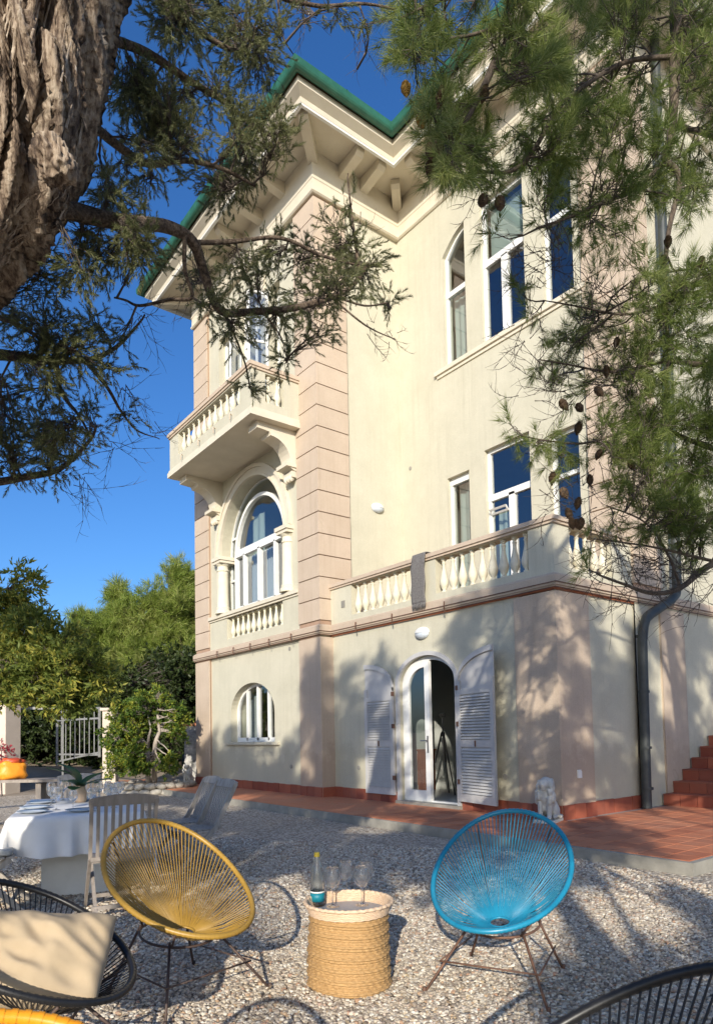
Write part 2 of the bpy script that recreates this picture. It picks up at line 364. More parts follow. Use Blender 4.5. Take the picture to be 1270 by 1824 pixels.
# ================================================================== THE VILLA
VB = (7.95, 11.44, 0)
villa = thing('villa', 'tall cream and pink villa with green eaves, balconies and a balustraded terrace', 'house', VB)
def FA(x0): return lambda s, z, n: (x0 - n, s, z)      # walls that look along -X; s runs along Y
def FB(y0): return lambda s, z, n: (s, y0 - n, z)      # walls that look along -Y; s runs along X
def fbox(mb, F, s0, s1, z0, z1, n0, n1):
    mb.hexa([F(s0, z0, n0), F(s1, z0, n0), F(s1, z0, n1), F(s0, z0, n1), F(s0, z1, n0), F(s1, z1, n0), F(s1, z1, n1), F(s0, z1, n1)])
def vb(mb, name, mat, parent=None, **k):
    o = mb.build(name, mat, parent or villa, absolute=True, **k); fix_normals(o); return o
def rect(s0, s1, z0, z1): return [(s0, z0), (s1, z0), (s1, z1), (s0, z1)]
def arch(s0, s1, z0, zs, rise, n=20):
    c, h = (s0 + s1) / 2, (s1 - s0) / 2
    return [(s0, z0), (s1, z0)] + [(c + h * math.cos(math.pi * i / n), zs + rise * math.sin(math.pi * i / n)) for i in range(n + 1)]
def slope(s0, s1, z0, za, zb, n=6):        # segmental piece of a wider arch
    return [(s0, z0), (s1, z0)] + [(s1 + (s0 - s1) * i / n, zb + (za - zb) * i / n + .07 * math.sin(math.pi * i / n)) for i in range(n + 1)]
def wall(mb, F, outer, holes=(), depth=.3, n=0):
    loops = [[Vector((p[0], p[1], 0)) for p in outer]] + [[Vector((p[0], p[1], 0)) for p in h] for h in holes]
    flat = [q for l in loops for q in l]
    mb.add([F(q.x, q.y, n) for q in flat], [tuple(t) for t in tessellate_polygon(loops)])
    for h in holes:
        m = len(h)
        mb.add([F(p[0], p[1], n) for p in h] + [F(p[0], p[1], n - depth) for p in h], [(i, (i + 1) % m, m + (i + 1) % m, m + i) for i in range(m)])
def ring(mb, F, o, i, n0, n1):             # a frame between two outlines with the same number of points
    m = len(o)
    vs = [F(*p, n0) for p in o] + [F(*p, n0) for p in i] + [F(*p, n1) for p in o] + [F(*p, n1) for p in i]
    fs = []
    for k in range(m):
        j = (k + 1) % m
        fs += [(k, j, m + j, m + k), (2 * m + k, 3 * m + k, 3 * m + j, 2 * m + j), (k, 2 * m + k, 2 * m + j, j), (m + k, m + j, 3 * m + j, 3 * m + k)]
    mb.add(vs, fs)
def inset(o, w):                           # shrink an outline towards its own middle line
    s0 = min(p[0] for p in o); s1 = max(p[0] for p in o); z0 = min(p[1] for p in o); z1 = max(p[1] for p in o)
    cs, cz = (s0 + s1) / 2, (z0 + z1) / 2
    ks, kz = 1 - 2 * w / (s1 - s0), 1 - 2 * w / (z1 - z0)
    return [(cs + (p[0] - cs) * ks, cz + (p[1] - cz) * kz) for p in o]
def path_sweep(mb, path, prof, closed_prof=True):
    path = [Vector((p[0], p[1])) for p in path]; m = len(path); k = len(prof); vs = []
    nr = lambda a, b: Vector((-(b - a).y, (b - a).x)).normalized()
    for i, p in enumerate(path):
        if i == 0: mi = nr(path[0], path[1])
        elif i == m - 1: mi = nr(path[-2], path[-1])
        else:
            a, b = nr(path[i - 1], p), nr(p, path[i + 1]); mi = (a + b) / (1 + a.dot(b))
        vs += [(p.x + mi.x * o, p.y + mi.y * o, z) for o, z in prof]
    fs = []
    for i in range(m - 1):
        for j in range(k if closed_prof else k - 1):
            jj = (j + 1) % k; fs.append((i * k + j, i * k + jj, (i + 1) * k + jj, (i + 1) * k + j))
    if closed_prof: fs += [tuple(range(k)), tuple((m - 1) * k + j for j in range(k))[::-1]]
    mb.add(vs, fs)
def window(F, outline, n, w=.07, bars=(), name='window', mat='white', pane=True, t=.06):
    mb = MB(); ring(mb, F, outline, inset(outline, w), n, n + t)
    for (s0, s1, z0, z1) in bars: fbox(mb, F, s0, s1, z0, z1, n + .003, n + t + .012)
    o = vb(mb, name, M[mat])
    if pane:
        pm = MB(); i = inset(outline, w * .8)
        pm.add([F(*p, n + .022) for p in i], [tuple(t_) for t_ in tessellate_polygon([[Vector((*p, 0)) for p in i]])])
        vb(pm, 'pane', M['pane'], o)
    return o
ZT = .13                                   # terrace paving
XA, XP, XQ = 8.02, 7.98, 7.95              # tower panel, quoin bed, quoin face
Y0, Y1 = 11.44, 17.50                      # tower flank and far end
XW = 10.37                                 # wing wall above the terrace
YB = 5.87                                  # flank of the main block
ZTOP = 13.95

# --- tower front
L_C, L_R, L_Z = 14.41, 1.58, 6.15          # loggia arch
loggia = arch(L_C - L_R, L_C + L_R, 4.57, L_Z, L_R, 28)
gwin = arch(13.36, 15.60, 1.26, 2.02, .66, 20)
gw = arch(13.42, 15.56, 1.26, 1.98, .72, 20)
t3 = [rect(12.94, 13.40, 9.4, 12.0), rect(13.75, 15.0, 8.6, 12.25), rect(15.46, 16.06, 9.4, 12.0)]
balu = rect(12.98, 15.64, 3.92, 4.45)
mb = MB(); wall(mb, FA(XA), rect(12.2, 16.7, .0, ZTOP), [gw, loggia, balu] + t3, .5)
wa = vb(mb, 'wall', M['stucco'])
mb = MB(); wall(mb, FA(XP), rect(Y0 + .03, 12.25, .0, 13.4)); wall(mb, FA(XP), rect(16.65, Y1, 0, 13.4))
fbox(mb, FA(XA), 12.245, 12.25, 0, 13.4, -.02, .04); fbox(mb, FA(XA), 16.65, 16.655, 0, 13.4, -.02, .04)
wall(mb, FB(Y0 + .03), rect(XP, 8.79, 3.6, 13.4))
vb(mb, 'quoin_bed', M['joint'])
mb = MB(); wall(mb, FB(Y0 + .06), rect(XP + .01, XW + .02, 3.4, ZTOP)); vb(mb, 'wall', M['stucco'])
mb = MB(); wall(mb, FB(Y1), rect(XP, 16, 0, ZTOP)); fbox(mb, FB(16), XP, 16, 0, 0.02, 0, .01)
wall(mb, FA(16), rect(YB, Y1, 0, ZTOP)); vb(mb, 'wall', M['stucco'])
# plain pilasters under the string course
mb = MB(); mb.prism([(XQ, 12.25), (XQ, Y0), (8.33, Y0), (8.33, Y0 + .05), (XP + .01, Y0 + .05), (XP + .01, 12.25)], 0, 3.44); vb(mb, 'pilaster', M['pink'])
mb = MB(); mb.prism([(XQ, Y1), (XP + .01, Y1), (XP + .01, 16.65), (XQ, 16.65)], 0, 3.44); vb(mb, 'pilaster', M['pink'])
# quoin courses, each a block of its own
PIT = .4585
def courses(poly, zs, z_end):
    z = zs; first = None
    while z < z_end - .1:
        h = min(PIT, z_end - z)
        if first is None:
            q = MB(); q.prism(poly, .011, PIT - .011); first = vb(q, 'quoin_block', M['pink']); first.location.z = z
        else:
            o = repeat(first, villa, absolute=True); o.location = (0, 0, z)
            if h < PIT - .01: o.scale.z = h / PIT
        z += h
courses([(XQ, 12.25), (XQ, Y0), (8.79, Y0), (8.79, Y0 + .045), (XP + .005, Y0 + .045), (XP + .005, 12.25)], 3.785, 12.98)
courses([(XQ, Y1 + .0), (XP + .005, Y1), (XP + .005, 16.65), (XQ, 16.65)], 3.785, 12.98)
# --- main block above the terrace
w3 = [slope(9.38, 10.03, 9.28, 12.2, 11.76), rect(7.86, 8.96, 9.28, 12.28), slope(6.80, 7.45, 9.28, 11.76, 12.2)]
w2 = [rect(9.42, 10.05, 4.4, 6.85), rect(7.88, 9.0, 3.65, 7.1), rect(6.82, 7.45, 4.4, 6.85)]
mb = MB(); wall(mb, FA(XW), rect(YB + .03, Y0 + .2, 3.5, ZTOP), w3 + w2, .28); vb(mb, 'wall', M['stucco'])
mb = MB(); wall(mb, FB(YB + .03), rect(XW, 16, 0, ZTOP)); vb(mb, 'wall', M['stucco'])
mb = MB(); mb.prism([(XW - .02, 6.62), (XW - .02, YB + .01), (11.2, YB + .01), (11.2, YB + .06), (XW + .01, YB + .06), (XW + .01, 6.62)], 3.6, 13.4); vb(mb, 'quoin_bed', M['joint'])
courses([(XW - .05, 6.62), (XW - .05, YB - .02), (11.2, YB - .02), (11.2, YB + .05), (XW, YB + .05), (XW, 6.62)], 3.785, 12.98)
mb = MB(); wall(mb, FB(YB), rect(11.12, 11.93, 0, 3.44)); fbox(mb, FB(YB), 11.12, 11.125, 0, 3.44, -.03, 0); fbox(mb, FB(YB), 11.925, 11.93, 0, 3.44, -.03, 0); vb(mb, 'pilaster', M['pink'])
# --- terrace storey: door wall, corner pilaster, flank
XD, XT, YT = 8.28, 8.24, 5.90
door = arch(7.95, 9.40, .0, 2.28, .50, 20)
mb = MB(); wall(mb, FA(XD), rect(6.6, Y0 + .1, 0, 3.5), [door], .3); vb(mb, 'wall', M['stucco'])
mb = MB(); mb.prism([(XT, 6.66), (XT, YT), (9.07, YT), (9.07, YT + .05), (XD + .01, YT + .05), (XD + .01, 6.66)], 0, 3.44); vb(mb, 'pilaster', M['pink'])
mb = MB(); wall(mb, FB(YT + .04), rect(9.0, 10.42, 0, 3.5)); fbox(mb, FB(YT + .04), 10.40, 10.42, 0, 3.5, -.1, 0); vb(mb, 'wall', M['stucco'])
mb = MB(); mb.prism([(XT + .02, YT + .02), (XW + .2, YT + .02), (XW + .2, Y0 + .1), (XT + .02, Y0 + .1)], 3.46, 3.61); vb(mb, 'terrace_deck', M['terracotta'])
# parapet
RZ0, RZ1 = 4.43, 4.545
FT, FTB = FA(XT), FB(YT)
groups = [(10.74, 8.90), (8.33, 6.35)]
mb = MB()
wall(mb, FT, rect(YT, Y0, 3.58, RZ0 + .01), [rect(b, a, 3.81, RZ0 - .01) for a, b in groups], .2)
wall(mb, FA(XT + .2), rect(YT, Y0, 3.58, RZ0 + .01), [rect(b, a, 3.81, RZ0 - .01) for a, b in groups], .001)
bx = [(8.62, 9.75)]
wall(mb, FTB, rect(XT, XW, 3.58, RZ0 + .01), [rect(a, b, 3.81, RZ0 - .01) for a, b in bx], .2)
wall(mb, FB(YT + .2), rect(XT, XW, 3.58, RZ0 + .01), [rect(a, b, 3.81, RZ0 - .01) for a, b in bx], .001)
par = vb(mb, 'parapet', M['stucco'])
def baluster_profile(h):
    p = [(.052, 0), (.052, .06), (.034, .075), (.034, .10), (.060, .17), (.078, .26), (.079, .33), (.062, .45), (.040, .60), (.029, .72), (.029, .80), (.04, .84), (.027, .87), (.03, .90), (.05, .93), (.05, 1.0)]
    return [(r * h / .62 * 1.0, z * h) for r, z in p]
bal_src = {}
def balusters(parent, pts, z, h):
    for (x, y) in pts:
        if h not in bal_src:
            b = MB(); b.lathe(baluster_profile(h), 14)
            o = b.build('baluster', M['baluster'], parent, absolute=True, smooth=True); smooth_by_angle(o, 40); bal_src[h] = o
        else: o = repeat(bal_src[h], parent, absolute=True)
        o.location = (x, y, z)
h = RZ0 - 3.81
for (a, b), n in zip(groups, (8, 9)):
    balusters(par, [(XT + .1, a + (b - a) * (i + .5) / n) for i in range(n)], 3.81, h)
balusters(par, [(8.62 + (9.75 - 8.62) * (i + .5) / 5, YT + .1) for i in range(5)], 3.81, h)
rail_prof = [(-.24, 0), (.03, 0), (.03, .035), (.055, .04), (.055, .105), (.035, .115), (-.26, .115), (-.26, .04)]
mb = MB(); path_sweep(mb, [(XW + .02, YT), (XT, YT), (XT, Y0 + .03)], [(o, RZ0 + z) for o, z in rail_prof]); vb(mb, 'handrail', M['pink'])
# string course round tower and terrace, with its dark wire rail and hooks
P_LOW = [(16, YB), (11.93, YB), (11.93, YB - .02), (XT, YT - .02), (XT, Y0), (XQ, Y0), (XQ, Y1), (12, Y1)]
P_LOW = [(16, YT), (XT, YT), (XT, Y0), (XQ, Y0), (XQ, Y1), (12, Y1)]
mb = MB(); path_sweep(mb, P_LOW, [(-.1, 3.49), (.022, 3.49), (.03, 3.51), (.05, 3.515), (.05, 3.66), (.0, 3.70), (-.1, 3.70)]); vb(mb, 'string_course', M['pink'])
mb = MB(); path_sweep(mb, P_LOW, [(.054, 3.545), (.066, 3.545), (.066, 3.557), (.054, 3.557)]); path_sweep(mb, P_LOW[:5], [(.028, 3.475), (.04, 3.475), (.04, 3.486), (.028, 3.486)]); vb(mb, 'wire_rail', M['rust'])
hk = None
for x, y in [(XT - .05, 10.48), (XT - .05, 9.38), (XT - .05, 8.03)] + [(XQ - .05, q) for q in (15.97, 15.07, 14.22, 13.34, 12.4)]:
    if hk is None:
        b = MB(); b.tube([(0, .06, .10), (-.06, .0, .10), (-.075, -.01, .02), (-.03, .02, -.08)], .012, 6); hk = vb(b, 'hook', M['rust']); o = hk
    else: o = repeat(hk, villa, absolute=True)
    o.location = (x, y, 3.51)
# --- loggia: archivolt, imposts, columns, sill, glazing
def archband(mb, F, c, zs, r0, r1, n0, n1, zb, k=28):
    o = [(c - r1, zb)] + [(c - r1 * math.cos(math.pi * i / k), zs + r1 * math.sin(math.pi * i / k)) for i in range(k + 1)] + [(c + r1, zb)]
    i = [(c - r0, zb)] + [(c - r0 * math.cos(math.pi * i / k), zs + r0 * math.sin(math.pi * i / k)) for i in range(k + 1)] + [(c + r0, zb)]
    m = len(o); vs = [F(*p, n0) for p in o] + [F(*p, n0) for p in i] + [F(*p, n1) for p in o] + [F(*p, n1) for p in i]; fs = []
    for a in range(m - 1):
        b = a + 1; fs += [(a, b, m + b, m + a), (2 * m + a, 3 * m + a, 3 * m + b, 2 * m + b), (a, 2 * m + a, 2 * m + b, b), (m + a, m + b, 3 * m + b, 3 * m + a)]
    mb.add(vs, fs)
mb = MB(); archband(mb, FA(XA), L_C, L_Z, L_R - .002, L_R + .19, 0, .05, 4.6); archband(mb, FA(XA), L_C, L_Z, L_R + .19, L_R + .27, 0, .085, 6.1); archband(mb, FA(XA), L_C, L_Z, L_R - .004, L_R + .05, .05, .075, 6.1)
vb(mb, 'archivolt', M['trim'])
for sgn in (-1, 1):
    y = L_C + sgn * (L_R - .02) - (.10 if sgn < 0 else 0)
    mb = MB(); prof = [(.21, 0), (.21, .08), (.175, .10), (.185, .15), (.16, .18), (.15, .6), (.145, 1.10), (.165, 1.12), (.165, 1.15), (.145, 1.17), (.145, 1.24), (.20, 1.30)]
    mb.lathe([(r, z + 4.60) for r, z in prof], 20, (XA + .02, y, 0)); c_ = vb(mb, 'column', M['baluster'], smooth=True); smooth_by_angle(c_, 40)
    mb = MB(); fbox(mb, FA(XA), y - .22, y + .22, 5.91, 5.98, -.27, .17); fbox(mb, FA(XA), y - .25, y + .25, 5.98, 6.07, -.27, .20); vb(mb, 'impost', M['trim'])
mb = MB(); fbox(mb, FA(XA), 12.26, 16.64, 4.45, 4.50, -.05, .06); fbox(mb, FA(XA), 12.26, 16.64, 4.50, 4.585, -.5, .10); vb(mb, 'loggia_sill', M['trim'])
mb = MB(); fbox(mb, FA(XA), 12.25, 12.95, 3.66, 4.45, 0, .03); fbox(mb, FA(XA), 15.67, 16.65, 3.66, 4.45, 0, .03); fbox(mb, FA(XA), 12.25, 16.65, 3.66, 3.89, 0, .028)
lp = vb(mb, 'loggia_parapet', M['stucco'])
balusters(lp, [(XA + .06, 15.62 + (12.98 - 15.62) * (i + .5) / 10) for i in range(10)], 3.92, .53)
mb = MB(); fbox(mb, FA(XA), 12.9, 15.7, 3.9, 4.46, -.5, -.25); vb(mb, 'recess_back', M['stucco'])
XG = XA + .30; FG = FA(XG)
big = arch(L_C - L_R + .005, L_C + L_R - .005, 4.59, L_Z, L_R - .005, 28)
inn = arch(L_C - 1.25, L_C + 1.25, 4.595, 6.05, 1.34, 28)
o = window(FG, big, -.02, .022, [(L_C - L_R, L_C - 1.2, 5.45, 5.50), (L_C - L_R, L_C - 1.2, 6.55, 6.60), (L_C + 1.2, L_C + L_R, 5.45, 5.50), (L_C + 1.2, L_C + L_R - .1, 6.55, 6.60)], pane=True)
o = window(FG, inn, .0, .085, [(L_C - 1.2, L_C + 1.2, 6.02, 6.20), (L_C - .05, L_C + .05, 4.65, 6.05), (L_C - .78, L_C - .72, 4.65, 6.05), (L_C + .72, L_C + .78, 4.65, 6.05), (L_C - 1.2, L_C + 1.2, 4.6, 4.72)], pane=False, t=.10)
# ground-floor arched window with four lights
FG2 = FA(XA + .24)
window(FG2, gw, 0, .07, [(q - .045, q + .045, 1.3, 2.66) for q in (14.49,)] + [(q - .035, q + .035, 1.3, 2.55) for q in (13.98, 15.02)] + [(13.45, 15.52, 1.27, 1.37)])
mb = MB(); fbox(mb, FA(XA), 13.2, 15.78, 1.20, 1.262, -.25, .07); vb(mb, 'window_sill', M['stucco'])
# tower third floor
FG3 = FA(XA + .26)
window(FG3, t3[0], 0, .06, [(12.94, 13.40, 10.9, 10.97)]); window(FG3, t3[2], 0, .06, [(15.46, 16.06, 10.9, 10.97)])
window(FG3, t3[1], 0, .07, [(14.32, 14.43, 8.6, 12.2), (13.75, 15.0, 11.3, 11.4)])
mb = MB(); ring(mb, FA(XA - .0), inset(rect(13.6, 15.15, 8.4, 12.45), 0), inset(rect(13.6, 15.15, 8.4, 12.45), .15), 0, .05); vb(mb, 'window_surround', M['trim'])
def bent_leaf(hx, hy, z0, z1, ang, w):      # a white casement standing open
    mb = MB(); d = Vector((math.cos(ang), math.sin(ang), 0))
    a = Vector((hx, hy, 0))
    F = lambda s, z, n: tuple(a + d * s + Vector((-d.y, d.x, 0)) * n + Vector((0, 0, z)))
    ring(mb, F, rect(0, w, z0, z1), inset(rect(0, w, z0, z1), .06), -.02, .02); fbox(mb, F, .05, w - .05, (z0 + z1) / 2 - .025, (z0 + z1) / 2 + .025, -.018, .018)
    o = vb(mb, 'open_casement', M['white']); pm = MB(); pm.add([F(*p, 0) for p in rect(.05, w - .05, z0 + .05, z1 - .05)], [(0, 1, 2, 3)]); vb(pm, 'pane', M['pane'], o); return o
bent_leaf(XA - .02, 13.45, 9.45, 11.9, R(180 - 20), .5)
bent_leaf(XA + .1, 15.0, 8.7, 11.2, R(180 + 35), .6)
# --- wing windows
F3 = FA(XW + .16)
window(F3, w3[0], 0, .06, [(9.38, 10.03, 10.85, 10.96)]); window(F3, w3[2], 0, .06, [(6.80, 7.45, 10.85, 10.96)])
window(F3, w3[1], 0, .07, [(7.86, 8.96, 10.92, 11.06), (8.33, 8.49, 9.3, 10.95)])
mb = MB(); fbox(mb, FA(XW), 6.55, 10.30, 9.19, 9.28, -.2, .07); fbox(mb, FA(XW), 6.6, 10.25, 9.12, 9.19, 0, .03); vb(mb, 'window_sill', M['trim'])
window(F3, w2[0], 0, .06, [(9.42, 10.05, 6.70, 6.80)]); window(F3, w2[2], 0, .06, [(6.82, 7.45, 6.0, 6.08)])
window(F3, w2[1], 0, .07, [(7.88, 9.0, 6.05, 6.18), (8.34, 8.48, 3.7, 6.1)])
# hopper light tipped open in the big terrace window
mb = MB(); Fh = lambda s, z, n: (XW + .13 - n - (z - 5.75) * 0.9, s, z)
ring(mb, Fh, rect(8.5, 8.93, 5.76, 5.86), inset(rect(8.5, 8.93, 5.76, 5.86), .03), 0, .03); vb(mb, 'open_casement', M['white'])
# dim rooms behind the glass
def room(F, s0, s1, z0, z1, n0, n1, mat='room'):
    mb = MB(); P_ = [F(s0, z0, n0), F(s1, z0, n0), F(s1, z1, n0), F(s0, z1, n0), F(s0, z0, n1), F(s1, z0, n1), F(s1, z1, n1), F(s0, z1, n1)]
    mb.add(P_, [(4, 5, 6, 7), (0, 1, 5, 4), (1, 2, 6, 5), (2, 3, 7, 6), (3, 0, 4, 7)]); vb(mb, 'room_interior', M[mat])
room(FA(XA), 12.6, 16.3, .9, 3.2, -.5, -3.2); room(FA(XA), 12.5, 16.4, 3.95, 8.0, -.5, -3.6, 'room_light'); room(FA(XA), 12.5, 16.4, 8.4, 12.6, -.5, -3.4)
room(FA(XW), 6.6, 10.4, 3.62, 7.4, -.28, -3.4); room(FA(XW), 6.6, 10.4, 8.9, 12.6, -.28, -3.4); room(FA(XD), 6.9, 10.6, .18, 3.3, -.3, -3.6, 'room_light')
# --- balcony on the tower
BX, BYa, BYb = 6.78, 12.12, 16.40
mb = MB()
mb.prism([(BX - .05, BYa - .05), (XA, BYa - .05), (XA, BYb + .05), (BX - .05, BYb + .05)], 8.08, 8.20)
mb.prism([(BX - .025, BYa - .025), (XA, BYa - .025), (XA, BYb + .025), (BX - .025, BYb + .025)], 8.20, 8.26)
balc = vb(mb, 'balcony', M['trim'])
bf = [(12.62, 15.86)]; FBa = FA(BX); sd = [(7.14, 7.56)]
mb = MB()
for x_ in (BX, BX + .18): wall(mb, FA(x_), rect(BYa, BYb, 8.26, 9.10), [rect(12.62, 15.86, 8.52, 9.06)], .18 if x_ == BX else .001)
for y_ in (BYa, BYa + .18): wall(mb, FB(y_), rect(BX, XA, 8.26, 9.10), [rect(7.12, 7.58, 8.44, 9.06)], .18 if y_ == BYa else .001)
for y_ in (BYb, BYb - .18): wall(mb, FB(y_), rect(BX, XA, 8.26, 9.10), [rect(7.12, 7.58, 8.44, 9.06)], .001)
vb(mb, 'parapet', M['stucco'], balc)
balusters(balc, [(BX + .09, 15.84 + (12.64 - 15.84) * (i + .5) / 11) for i in range(11)], 8.52, .54)
balusters(balc, [(7.24, BYa + .09), (7.46, BYa + .09), (7.24, BYb - .09), (7.46, BYb - .09)], 8.44, .62)
mb = MB(); path_sweep(mb, [(XA, BYa), (BX, BYa), (BX, BYb), (XA, BYb)], [(o, 9.09 + z * 1.25) for o, z in rail_prof]); vb(mb, 'handrail', M['pink'], balc)
b = MB(); b.tube([(0, .05, .06), (-.06, .0, .055), (-.075, -.01, .0), (-.07, -.01, -.09)], .012, 6); dr = vb(b, 'drip_spout', M['pink'], balc)
for i, y in enumerate((15.55, 14.55, 13.75, 12.95)):
    o = dr if i == 0 else repeat(dr, balc, absolute=True)
    o.location = (BX - .002, y, 8.35)
def bracket_outline():                     # (distance from wall, height) of a scroll bracket
    pts = [(0, 8.08), (1.02, 8.08), (1.02, 7.93), (.72, 7.91), (.70, 7.86)]
    for i in range(9):
        a = math.pi / 2 * i / 8; pts.append((.70 - .50 * math.sin(a) * 1.0, 7.84 - .46 * (1 - math.cos(a))))
    pts += [(.24, 7.34), (.24, 7.26), (.10, 7.20), (0, 7.18)]
    return pts
for y in (12.46, 16.10):
    w_ = .19; pts = bracket_outline(); mb = MB(); n = len(pts)
    vs = [(XA - d, y - w_, z) for d, z in pts] + [(XA - d, y + w_, z) for d, z in pts]
    fs = [(i, (i + 1) % n, n + (i + 1) % n, n + i) for i in range(n)]
    for t in tessellate_polygon([[Vector((d, z, 0)) for d, z in pts]]): fs += [tuple(t), tuple(n + q for q in reversed(t))]
    mb.add(vs, fs)
    fbox(mb, FA(XA), y - .22, y + .22, 7.26, 7.34, 0, .32); fbox(mb, FA(XA), y - .17, y + .17, 7.06, 7.19, 0, .16)
    for k in (-.1, 0, .1): mb.ellipsoid((XA - .13, y + k, 7.05), (.07, .045, .08), n=8, m=6)
    vb(mb, 'balcony_bracket', M['trim'], balc)
# --- frieze, brackets, eaves, gutter, roof
P_TOP = [(16, YB), (XW, YB), (XW, Y0), (XQ, Y0), (XQ, Y1), (16, Y1)]
mb = MB(); path_sweep(mb, P_TOP, [(-.1, 13.0), (.03, 13.0), (.06, 13.03), (.06, 13.06), (.035, 13.09), (.035, 13.30), (.05, 13.32), (.05, 13.36), (.03, 13.38), (.03, ZTOP + .02), (-.1, ZTOP + .02)]); vb(mb, 'frieze', M['trim'])
mb = MB(); path_sweep(mb, P_TOP, [(-.1, 13.95), (.78, 13.95), (.78, 13.90), (.86, 13.88), (.87, 13.98), (1.02, 14.08), (1.02, 14.2), (-.1, 14.2)]); vb(mb, 'soffit', M['trim'])
mb = MB(); path_sweep(mb, P_TOP, [(.775, 13.895), (.86, 13.872), (.86, 13.83), (.80, 13.83), (.775, 13.86)]); vb(mb, 'eave_mould', M['white'])
gp = [(1.03, 14.36)] + [(1.12 - .09 * math.cos(math.pi * i / 8), 14.27 - .10 * math.sin(math.pi * i / 8)) for i in range(9)] + [(1.215, 14.36), (1.20, 14.38), (1.05, 14.38)]
mb = MB(); path_sweep(mb, P_TOP, gp); g_ = vb(mb, 'gutter', M['green'])
b = MB()
jn = None
def clip(x, y, ang):
    global jn
    if jn is None:
        b = MB(); prof = [(o * 1.0 + .0, z) for o, z in gp]
        vs = []; k = len(prof)
        for sgn in (-.02, .02): vs += [(sgn, -(1.12 + (o - 1.12) * 1.08), 14.28 + (z - 14.28) * 1.06) for o, z in prof]
        b.add(vs, [(i, (i + 1) % k, k + (i + 1) % k, k + i) for i in range(k)]); jn = vb(b, 'gutter_joint', M['green']); o = jn
    else: o = repeat(jn, villa, absolute=True)
    o.location = (x, y, 0); o.rotation_euler = (0, 0, ang)
for x in (8.0, 9.2, 12, 14): clip(x, Y0 if x < 10 else YB, 0)
for y in (11.0, 12.5, 14.0, 15.5, 17.0): clip(XQ, y, -math.pi / 2)
for y in (6.5, 8.0, 9.5): clip(XW, y, -math.pi / 2)
mb = MB()
ev = 1.1; top = 15.6
mb.add([(XQ - ev, Y0 - ev, 14.35), (XQ - ev, Y1 + ev, 14.38), (16 + ev, Y1 + ev, 14.38), (16 + ev, YB - ev, 14.38), (XW - ev, YB - ev, 14.38), (XW - ev, Y0 - ev, 14.38), (13, 11, top + .5), (11, 14.47, top)],
       [(0, 1, 7), (1, 2, 7), (2, 6, 7), (2, 3, 6), (3, 4, 6), (4, 5, 6), (5, 0, 7), (5, 7, 6)])
vb(mb, 'roof', M['roof'])
cb = None
def corbel(x, y, ang, ln=.66):
    global cb
    if cb is None:
        pts = [(0, 13.94), (.68, 13.94), (.68, 13.83), (.60, 13.765), (.10, 13.68), (0, 13.66)]; n = len(pts); b = MB()
        vs = [(s_, -d, z) for s_ in (-.10, .10) for d, z in pts]; fs = [(i, (i + 1) % n, n + (i + 1) % n, n + i) for i in range(n)] + [tuple(range(n)), tuple(n + i for i in reversed(range(n)))]
        b.add(vs, fs); cb = vb(b, 'eave_bracket', M['trim']); o = cb
    else: o = repeat(cb, villa, absolute=True)
    o.location = (x, y, 0); o.rotation_euler = (0, 0, ang); o.scale = (1, ln / .66, 1)
for x in (8.72, 9.32): corbel(x, Y0 - .03, 0)
corbel(XQ + .02, Y0 + .02, -math.pi / 4, .98); corbel(XW - .02, Y0 - .02, -math.pi / 4, .66)
corbel(XQ + .02, Y1 - .02, -math.pi * 3 / 4, .98)
for y in (12.6, 13.6, 14.6, 15.6, 16.6): corbel(XQ - .03, y, -math.pi / 2)
for y in (10.3, 9.5, 8.7, 7.9, 7.1, 6.4): corbel(XW - .03, y, -math.pi / 2)
for x in (11.2, 12.2, 13.2, 14.2, 15.2): corbel(x, YB - .03, 0)
# --- garden door, shutters, lamps, vents, pipe
FD = FA(XD)
mb = MB(); archo = arch(7.88, 9.47, .15, 2.28, .57, 20); archi = arch(7.955, 9.395, .15, 2.28, .495, 20)
ring(mb, FD, archo, archi, -.02, .035); vb(mb, 'door_surround', M['shutter'])
mb = MB(); fr_o = arch(7.96, 9.39, .14, 2.28, .49, 20); ring(mb, FA(XD + .16), fr_o, inset(fr_o, .07), 0, .08); vb(mb, 'door_frame', M['white'])
def door_leaf():                            # half-arched glazed leaf, closed
    F = FA(XD + .15)
    k = 12; c, hw = 8.675, .66
    o = [(8.68, .2), (9.33, .2)] + [(c + hw * math.cos(math.pi / 2 * i / k), 2.26 + .45 * math.sin(math.pi / 2 * i / k)) for i in range(k + 1)]
    i_ = [(8.80, .38), (9.21, .38)] + [(c + .12 + (hw - .24) * math.cos(math.pi / 2 * i / k), 2.22 + .36 * math.sin(math.pi / 2 * i / k)) for i in range(k + 1)]
    mb = MB(); ring(mb, F, o, i_, .02, .08); d = vb(mb, 'door', M['white'])
    pm = MB(); pm.add([F(*p, .05) for p in i_], [tuple(t) for t in tessellate_polygon([[Vector((*p, 0)) for p in i_]])]); vb(pm, 'pane', M['pane'], d)
    hm = MB(); fbox(hm, F, 8.715, 8.745, 1.05, 1.35, .08, .095); hm.tube([F(8.73, 1.27, .09), F(8.73, 1.27, .14), F(8.86, 1.265, .14)], .011, 6); vb(hm, 'handle', M['steel'], d)
door_leaf()
mb = MB()                                   # second leaf swung inwards
F2 = lambda s, z, n: (XD + .18 + s, 7.99 + n + .02 * s, z)
ring(mb, F2, rect(0, .62, .2, 2.5), inset(rect(0, .62, .2, 2.5), .09), 0, .05); dl = vb(mb, 'door', M['white'])
pm = MB(); pm.add([F2(*p, .025) for p in rect(.08, .54, .3, 2.4)], [(0, 1, 2, 3)]); vb(pm, 'pane', M['pane'], dl)
mb = MB(); fbox(mb, FD, 7.85, 9.45, .10, .185, -.35, .10); vb(mb, 'doorstep', M['concrete'])
